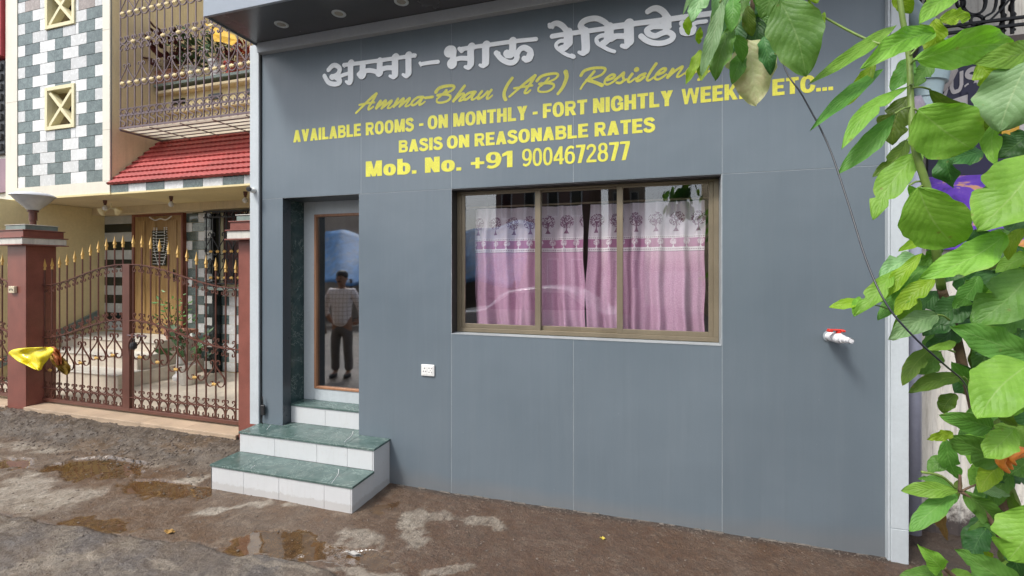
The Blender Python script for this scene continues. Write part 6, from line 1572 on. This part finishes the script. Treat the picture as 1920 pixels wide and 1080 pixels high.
for L in LEAVES: leaf(*L)
for k in range(22):
    bx_, by_ = lrr.uniform(1835, 1930), (lrr.uniform(620, 1075) if k < 16 else lrr.uniform(430, 620)); an = lrr.uniform(1.8, 3.9); L_ = lrr.uniform(50, 80)
    leaf((bx_, by_), (bx_+L_*math.cos(an), by_+L_*math.sin(an)), L_*lrr.uniform(.42, .58), lrr.uniform(1.24, 1.36), lrr.choice('bbmmmyd'))
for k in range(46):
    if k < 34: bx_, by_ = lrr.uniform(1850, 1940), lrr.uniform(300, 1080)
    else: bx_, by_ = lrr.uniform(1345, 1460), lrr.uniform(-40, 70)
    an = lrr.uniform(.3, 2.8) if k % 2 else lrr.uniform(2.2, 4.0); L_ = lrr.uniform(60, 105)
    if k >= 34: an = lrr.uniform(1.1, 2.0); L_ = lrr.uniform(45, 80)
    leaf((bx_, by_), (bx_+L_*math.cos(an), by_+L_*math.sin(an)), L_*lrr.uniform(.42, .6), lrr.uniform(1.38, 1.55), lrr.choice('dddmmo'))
# stems and petioles
m_stem = M('green_stem', (.16, .24, .05), .5, var=.25, vs=20); m_bark = M('brown_bark', (.12, .075, .045), .8, var=.3, vs=25, bmp=.4)
def stem(pts, r0, r1, mat, name='stem'):
    q = crom([tuple(PT(a, b_, t)-bo) for a, b_, t in pts], 5); n = len(q)
    return MB().tube(q, [r0+(r1-r0)*k/(n-1) for k in range(n)], 8).build(name, mat, bush, smooth=True)
stem([(1682, -60, 1.3), (1690, 20, 1.3), (1705, 110, 1.3), (1708, 200, 1.28), (1716, 280, 1.27), (1740, 360, 1.27), (1754, 460, 1.28), (1765, 540, 1.32)], .006, .012, m_stem)
stem([(1765, 540, 1.32), (1790, 620, 1.34), (1808, 700, 1.34), (1822, 740, 1.34), (1850, 860, 1.34), (1900, 1000, 1.3), (1930, 1120, 1.3)], .011, .017, m_bark, 'branch')
stem([(1865, 640, 1.3), (1875, 700, 1.3), (1868, 790, 1.3), (1872, 860, 1.3), (1910, 960, 1.3), (1930, 1080, 1.3)], .006, .012, m_stem)
stem([(1800, 921, 1.2), (1840, 950, 1.2), (1885, 1025, 1.2), (1930, 1110, 1.25)], .0045, .008, m_bark, 'branch')
stem([(1800, 921, 1.2), (1800, 890, 1.2)], .005, .003, m_bark, 'branch')
stem([(1840, 905, 1.22), (1815, 915, 1.2), (1798, 924, 1.2)], .002, .003, m_bark, 'twig')
stem([(1728, 885, 1.2), (1765, 893, 1.2), (1792, 916, 1.2)], .0035, .003, m_stem, 'twig')
stem([(1772, 1066, 1.12), (1800, 1090, 1.13), (1860, 1130, 1.2)], .0045, .008, m_bark, 'branch')
stem([(1700, 82, 1.3), (1655, 84, 1.33), (1600, 62, 1.38), (1538, 28, 1.42)], .0045, .003, m_stem, 'twig')
stem([(1540, 30, 1.42), (1520, 10, 1.42), (1505, -60, 1.4)], .004, .005, m_stem, 'twig')
stem([(1630, 570, 1.25), (1650, 574, 1.26), (1672, 582, 1.28)], .0015, .002, m_stem, 'twig')
stem([(1410, 60, 1.47), (1412, 0, 1.47), (1430, -80, 1.45), (1505, -130, 1.42), (1640, -160, 1.38), (1760, -140, 1.36), (1985, -60, 1.36), (2010, 260, 1.4), (1990, 700, 1.4), (1960, 1120, 1.35)], .006, .02, m_bark, 'branch')
stem([(1460, 60, 1.36), (1445, -10, 1.4), (1430, -80, 1.45)], .003, .005, m_stem, 'twig')
stem([(1350, 5, 1.42), (1380, -50, 1.44), (1430, -85, 1.45)], .003, .005, m_stem, 'twig')
stem([(1682, -60, 1.3), (1700, -110, 1.34), (1740, -145, 1.36)], .006, .01, m_stem, 'twig')
q = [PT(1930, 1110, 1.3)-bo, PT(1960, 1120, 1.35)-bo]
MB().tube(crom([tuple(PT(1945, 1100, 1.32)-bo), tuple((PT(1945, 1100, 1.32)-bo)*.6), (0.02, .02, .25), (0, 0, -.05)], 5), [.02+.012*k/15 for k in range(16)], 10).build('trunk', m_bark, bush, smooth=True)
for (a, b_) in (((1752, 60), (1706, 105)), ((1722, 112), (1708, 120)), ((1745, 168), (1710, 165)), ((1722, 210), (1709, 205)), ((1702, 163), (1709, 160)), ((1678, 213), (1711, 200)), ((1700, 262), (1715, 255)), ((1726, 286), (1718, 285)), ((1722, 352), (1738, 350)), ((1704, 348), (1730, 340)), ((1885, 441), (1910, 450)), ((1757, 590), (1780, 600)), ((1806, 706), (1820, 725)), ((1748, 652), (1790, 660))):
    stem([(a[0], a[1], 1.27), ((a[0]+b_[0])/2, (a[1]+b_[1])/2-3, 1.27), (b_[0], b_[1], 1.28)], .0022, .003, m_stem, 'petiole')
# orange bloom
m_fl = M('orange_petal', (.75, .24, .03), .45, var=.35, vs=60, dirt=((.55, .05, .03), .6, 30))
def petal(pts, w, t):
    q = crom([tuple(PT(a, b_, t)-bo) for a, b_ in pts], 5); n = len(q)
    MB().tube(q, [w*(math.sin(math.pi*(.12+.82*k/(n-1))))**.7 for k in range(n)], 8).build('petal', m_fl, bush, smooth=True)
petal([(1925, 845), (1900, 843), (1882, 852), (1876, 868), (1892, 886)], .011, 1.12); petal([(1925, 852), (1902, 856), (1890, 866), (1898, 880)], .008, 1.13); petal([(1925, 846), (1910, 848), (1896, 860), (1905, 872)], .007, 1.11)
LM['n'] = LM['n']
# cable
q = [PT(1440, -60, 1.6), PT(1466, 110, 1.45), PT(1505, 180, 1.38), PT(1552, 270, 1.32), PT(1590, 380, 1.24), PT(1625, 490, 1.16), PT(1662, 570, 1.10), PT(1712, 630, 1.07), PT(1770, 683, 1.08), PT(1806, 715, 1.14), PT(1818, 745, 1.30), PT(1830, 790, 1.36)]
o = MB().tube(crom([tuple(p) for p in q], 6), .0023, 8).build('black_cable', M('cable_rubber', (.02, .022, .03), .35), smooth=True); tag(o, 'thin black cable slanting down in front of the grey wall into the bush', 'cable')
# ------------------------------------------------------------------ the other side of the lane (seen in the panes)
m_conc = M('weathered_wall', (.38, .33, .28), .85, var=.2, vs=1.5, streak=.3); m_brk = M('brown_building', (.20, .13, .11), .8, var=.2)
def house(x0, x1, y0, y1, h, mat, label, nwin=4, floors=2):
    t = empty('street_house', (0, 0, 0), label, 'house', 'houses across the lane')
    MB().box(x0, x1, y0, y1, -.05, h, .01).build('wall', mat, t)
    MB().box(x0-.15, x1+.15, y0-.15, y1+.2, h, h+.15, .01).build('roof', m_conc, t)
    w = (x1-x0)/nwin
    for f in range(floors):
        for k in range(nwin):
            a = x0+w*k+w*.25; z = .9+f*2.9
            f_ = MB().box(a, a+w*.5, y1, y1+.03, z, z+1.3, .01).build('window', m_white, t)
            MB().box(a+.05, a+w*.5-.05, y1+.03, y1+.035, z+.05, z+1.25).build('pane', m_blk, f_)
    return t
house(-6.2, -2.4, -19, -14.5, 6.0, m_brk, 'brown two-storey house across the lane behind the blue tarpaulin')
house(-1.9, -.4, -21, -17, 6.2, m_conc, 'narrow grey house across the lane', 2)
house(1.9, 7.5, -17, -12.5, 6.6, m_tan, 'tan house across the lane on the right')
house(-19, -12.5, -16, -11.5, 5.2, m_conc, 'low weathered house across the lane on the left')
# blue tarpaulin shelter
m_tarp = M('blue_tarp', (.06, .20, .44), .6, var=.5, vs=5, bmp=.6, bs=9, dirt=((.30, .34, .38), .7, 3))
sh = empty('tarp_shelter', (-7.4, -8.6, 0), 'blue tarpaulin shelter on poles across the lane', 'shelter')
mb = MB(); nx_, nz_ = 40, 14
for j in range(nz_+1):
    for i in range(nx_+1):
        u = i/nx_; v = j/nz_; x = -4.2+8.2*u
        z = 1.35+1.9*v - .22*math.sin(u*7)**2*(.3+v) + .08*math.sin(u*31+v*4); y = .5-2.4*v + .10*math.sin(u*23+v*6)
        mb.v.append((x, y, z))
for j in range(nz_):
    for i in range(nx_): a = j*(nx_+1)+i; mb.f.append((a, a+1, a+nx_+2, a+nx_+1))
o = mb.build('tarp', m_tarp, sh, smooth=True); o.modifiers.new('thick', 'SOLIDIFY').thickness = .004
for x in (-4.1, -1.4, 1.3, 3.9): MB().tube([(x, .45, 0), (x, .45, 1.45)], .04, 8).build('pole', m_bark, sh)
MB().box(-4, 3.9, -1.8, -1.7, 0, 2.2).build('back_wall', m_conc, sh)
# tree trunk and a palm
tk = empty('street_tree', (-9.6, -6.9, 0), 'leaning tree trunk beside the blue shelter', 'tree')
MB().tube(crom([(.9, .2, -.1), (.6, .1, 1.2), (.15, 0, 2.6), (-.4, -.1, 4.2), (-.9, -.3, 6)], 4), [.17-.004*k for k in range(17)], 10).build('trunk', m_bark, tk, smooth=True)
fo = MB(); rr = random.Random(31)
for k in range(1500):
    a = rr.uniform(0, 6.28); e = rr.uniform(-1, 1.4); r = 2.2*rr.random()**.4
    c = Vector((-.9+r*math.cos(a)*math.cos(e), -.3+r*math.sin(a)*math.cos(e), 6.6+r*.6*math.sin(e))); s = .16; d1 = Vector((rr.uniform(-1, 1), rr.uniform(-1, 1), rr.uniform(-.6, .6))).normalized()*s; d2 = d1.cross(Vector((rr.random(), rr.random(), 1))).normalized()*s*.5
    fo.add([c, c+d1+d2, c+d1*2, c+d1-d2], [(0, 1, 2, 3)])
o = fo.build('crown', m_pleaf, tk); tag(o, kind='stuff')
pm = empty('palm_tree', (-1.0, -15, 0), 'coconut palm rising over the roofs across the lane', 'palm')
MB().tube(crom([(0, 0, 0), (.1, 0, 2), (0, 0, 4), (-.1, 0, 6.6)], 4), [.16-.004*k for k in range(13)], 9).build('trunk', m_bark, pm, smooth=True)
for k in range(13):
    a = k*2*math.pi/13; mb = MB(); sp_ = [Vector((-.1+r*math.cos(a), r*math.sin(a), 6.6+.9*r-.62*r*r)) for r in [i*.2 for i in range(11)]]
    mb.tube([tuple(p) for p in sp_], .02, 4)
    sd_ = Vector((-math.sin(a), math.cos(a), 0))
    for i in range(1, 11):
        for s in (-1, 1):
            p = sp_[i]; L = .55*math.sin(i/11*3.0)+.15; q = p+sd_*s*L+Vector((0, 0, -.35*L)); d = (sp_[i]-sp_[i-1])*.3; mb.add([p, p+d, q+d*2], [(0, 1, 2)])
    mb.build('frond', m_pleaf, pm)
# parked car
cr = empty('parked_car', (-2.6, -6.6, -.12), 'white hatchback parked across the lane', 'car')
m_cp = M('white_car_paint', (.72, .73, .74), .15, var=.02); m_cg = M('car_glass', (.02, .025, .03), .05)
prof = [(-1.9, .35), (-1.95, .62), (-1.75, .92), (-.95, 1.02), (-.35, 1.42), (.85, 1.48), (1.65, 1.05), (1.92, .95), (1.95, .55), (1.9, .33)]
mb = MB(); pr_ = crom(prof, 4); n = len(pr_)
for (yy, s, lift) in ((-.80, .93, 0), (-.72, 1, .0), (.72, 1, 0), (.80, .93, 0)):
    for x, z in pr_: mb.v.append((x*s, yy*(1-.16*max(0, z-1.0)/.5), .33+(z-.33)*(.97 if s < 1 else 1)))
for r in range(3):
    for i in range(n-1): mb.f.append((r*n+i, r*n+i+1, (r+1)*n+i+1, (r+1)*n+i))
    mb.f.append((r*n+n-1, r*n, (r+1)*n, (r+1)*n+n-1))
mb.f.append(tuple(range(n))); mb.f.append(tuple(3*n+i for i in range(n))[::-1])
mb.build('body', m_cp, cr, angle=35)
for s in (-1, 1):
    MB().add([(-.80, s*.785, 1.02), (.0, s*.80, 1.02), (.0, s*.73, 1.38), (-.32, s*.73, 1.36)], [(0, 1, 2, 3)]).add([(.05, s*.80, 1.02), (1.35, s*.785, 1.04), (.85, s*.73, 1.38), (.05, s*.73, 1.39)], [(0, 1, 2, 3)]).build('side_window', m_cg, cr)
    for x in (-1.2, 1.2):
        w_ = MB().lathe([(.30, -.1), (.31, -.08), (.31, .08), (.30, .1)], 22).build('wheel', m_dark, cr, loc=(x, s*.72, .31), rot=(R(90), 0, 0))
        MB().lathe([(.18, -.105), (.17, .105)], 16).build('rim', m_white, w_)
    MB().box(-1.93, -1.80, s*.62-.14, s*.62+.14, .66, .80, .02).build('headlight', m_white, cr)
# power wires
for k, (z, y) in enumerate(((5.0, -7.5), (5.25, -7.6))):
    o = MB().tube(crom([(-16, y, z+.4), (-5, y, z-.1), (6, y, z+.4)], 6), .012, 5).build('power_wire', m_dark); tag(o, 'power wire strung along the lane, ' + ('lower' if k == 0 else 'upper') + ' of two', 'wire', 'power wires along the lane')

# ------------------------------------------------------------------ the man mirrored in the door glass
def skin_mesh(name, chains, mat, parent, levels=2, root=None):
    """chains: list of lists of (x, y, z, radius[, radius2]); joined where points coincide"""
    V = []; Rr = []; E = []; key = {}
    def vid(p):
        k = (round(p[0], 4), round(p[1], 4), round(p[2], 4))
        if k not in key: key[k] = len(V); V.append(p[:3]); Rr.append((p[3], p[4] if len(p) > 4 else p[3]))
        return key[k]
    for ch in chains:
        ids = [vid(p) for p in ch]
        for a, b_ in zip(ids, ids[1:]): E.append((a, b_))
    me = bpy.data.meshes.new(name); me.from_pydata(V, E, []); me.update()
    o = link(name, me, None, parent)
    md = o.modifiers.new('skin', 'SKIN'); md.use_smooth_shade = True
    if not me.skin_vertices: me.skin_vertices.new()
    for i, r in enumerate(Rr): me.skin_vertices[0].data[i].radius = r
    me.skin_vertices[0].data[0].use_root = True
    o.modifiers.new('sub', 'SUBSURF').levels = levels; o.modifiers['sub'].render_levels = levels
    dg = bpy.context.evaluated_depsgraph_get(); m2 = bpy.data.meshes.new_from_object(o.evaluated_get(dg)); m2.name = name
    o.modifiers.clear(); o.data = m2; bpy.data.meshes.remove(me); m2.materials.clear(); m2.materials.append(mat); m2.shade_smooth()
    return o
man = empty('person', (-4.87, -2.54, gz(-4.87, -2.54)), 'man in a pale checked shirt and dark trousers standing in the lane facing the door', 'person', rz=R(-14))
m_skin = M('skin', (.30, .165, .11), .5, var=.08, vs=15)
ms_, nts, bs_ = mat_new('checked_shirt'); gs = node(nts, 'ShaderNodeTexCoord'); spx = node(nts, 'ShaderNodeSeparateXYZ'); nts.links.new(gs.outputs['Object'], spx.inputs[0])
lx_ = math_(nts, 'LESS_THAN', math_(nts, 'FRACT', math_(nts, 'MULTIPLY', spx.outputs[0], 17)), .16); lz_ = math_(nts, 'LESS_THAN', math_(nts, 'FRACT', math_(nts, 'MULTIPLY', spx.outputs[2], 15)), .16)
nts.links.new(mixc(nts, math_(nts, 'MULTIPLY', math_(nts, 'MAXIMUM', lx_, lz_), .7), (.80, .77, .77), (.40, .30, .34)), bs_.inputs['Base Color']); bs_.inputs['Roughness'].default_value = .8
m_trs = M('dark_trousers', (.12, .11, .105), .8, var=.2, vs=10)
# local frame: +y is where he faces, feet on z = 0
arm = lambda s: [(0, 0, 1.36, .10, .09), (s*.16, 0, 1.38, .075), (s*.235, -.01, 1.27, .055), (s*.30, -.05, 1.06, .045), (s*.24, -.13, .88, .036)]
body = [[(0, 0, .92, .135, .105), (0, .0, 1.10, .13, .10), (0, 0, 1.36, .10, .09), (0, .0, 1.43, .055), (0, .012, 1.49, .052), (0, .02, 1.545, .082, .092), (0, .016, 1.62, .086, .098), (0, .01, 1.665, .05, .055)], arm(-1), arm(1)]
for s in (-1, 1):
    body.append([(0, 0, .92, .135, .105), (s*.095, 0, .84, .09), (s*.10, .01, .48, .058), (s*.105, -.015, .30, .055), (s*.11, -.02, .08, .038), (s*.115, .09, .035, .036), (s*.12, .16, .03, .03)])
    h0 = (s*.24, -.13, .88, .036); palm_ = (s*.18, -.17, .85, .028, .016); body.append([h0, palm_])
bd = skin_mesh('body', body, m_skin, man)
for s in (-1, 1):
    for k in range(4): 
        bx = s*(.18-.0); q = [(bx, -.17+.0, .868-.014*k), (bx-s*.045, -.185, .866-.015*k), (bx-s*.080+s*.006*abs(k-1), -.178, .860-.015*k)]
        MB().tube(q, [.010, .009, .007], 6).build('finger', m_skin, man, smooth=True)
    MB().tube([(s*.205, -.15, .885), (s*.175, -.15, .905), (s*.15, -.16, .905)], [.011, .010, .008], 6).build('thumb', m_skin, man, smooth=True)
tor = [[(0, 0, .80, .16, .125), (0, .01, .95, .165, .14), (0, .012, 1.12, .16, .135), (0, 0, 1.34, .13, .105), (0, 0, 1.415, .07, .065)]]
for s in (-1, 1): tor.append([(0, 0, 1.34, .13, .105), (s*.165, 0, 1.375, .09), (s*.24, -.01, 1.26, .072), (s*.31, -.05, 1.06, .062), (s*.285, -.09, .97, .058)])
skin_mesh('shirt', tor, ms_, man)
leg = [[(0, 0, .90, .145, .12), (0, 0, .83, .145, .12)]]
for s in (-1, 1): leg.append([(0, 0, .83, .145, .12), (s*.10, 0, .76, .105), (s*.105, .012, .46, .078), (s*.11, -.01, .26, .072), (s*.115, -.012, .09, .070)])
skin_mesh('trousers', leg, m_trs, man)
for s in (-1, 1): MB().lathe([(.001, 0), (.045, 0), (.05, .03), (.04, .06), (.001, .065)], 14).build('shoe', m_dark, man, smooth=True).matrix_local = Matrix.Translation((s*.118, .06, 0)) @ Matrix.Diagonal((1, 2.5, 1.0, 1))
MB().lathe([(.001, .085), (.05, .08), (.088, .045), (.096, 0), (.090, -.03), (.08, -.045)], 18, (0, -.006, 1.645), cap=False).build('hair', m_dark, man, smooth=True)
for s in (-1, 1):
    MB().lathe([(.001, -.010), (.010, 0), (.001, .010)], 8, (s*.030, .104, 1.60)).build('eye', m_dark, man); MB().box(s*.03-.018, s*.03+.018, .100, .110, 1.622, 1.630, .002).build('eyebrow', m_dark, man)
    MB().lathe([(.001, -.03), (.014, 0), (.001, .03)], 8, (s*.090, .01, 1.59)).build('ear', m_skin, man)
MB().add([(0, .100, 1.60), (-.016, .108, 1.565), (.016, .108, 1.565), (0, .130, 1.568)], [(0, 1, 3), (0, 3, 2), (1, 2, 3)]).build('nose', m_skin, man)
MB().box(-.03, .03, .100, .112, 1.545, 1.555, .003).build('moustache', m_dark, man); MB().box(-.022, .022, .098, .108, 1.530, 1.538, .003).build('mouth', M('lips', (.25, .10, .08), .5), man)
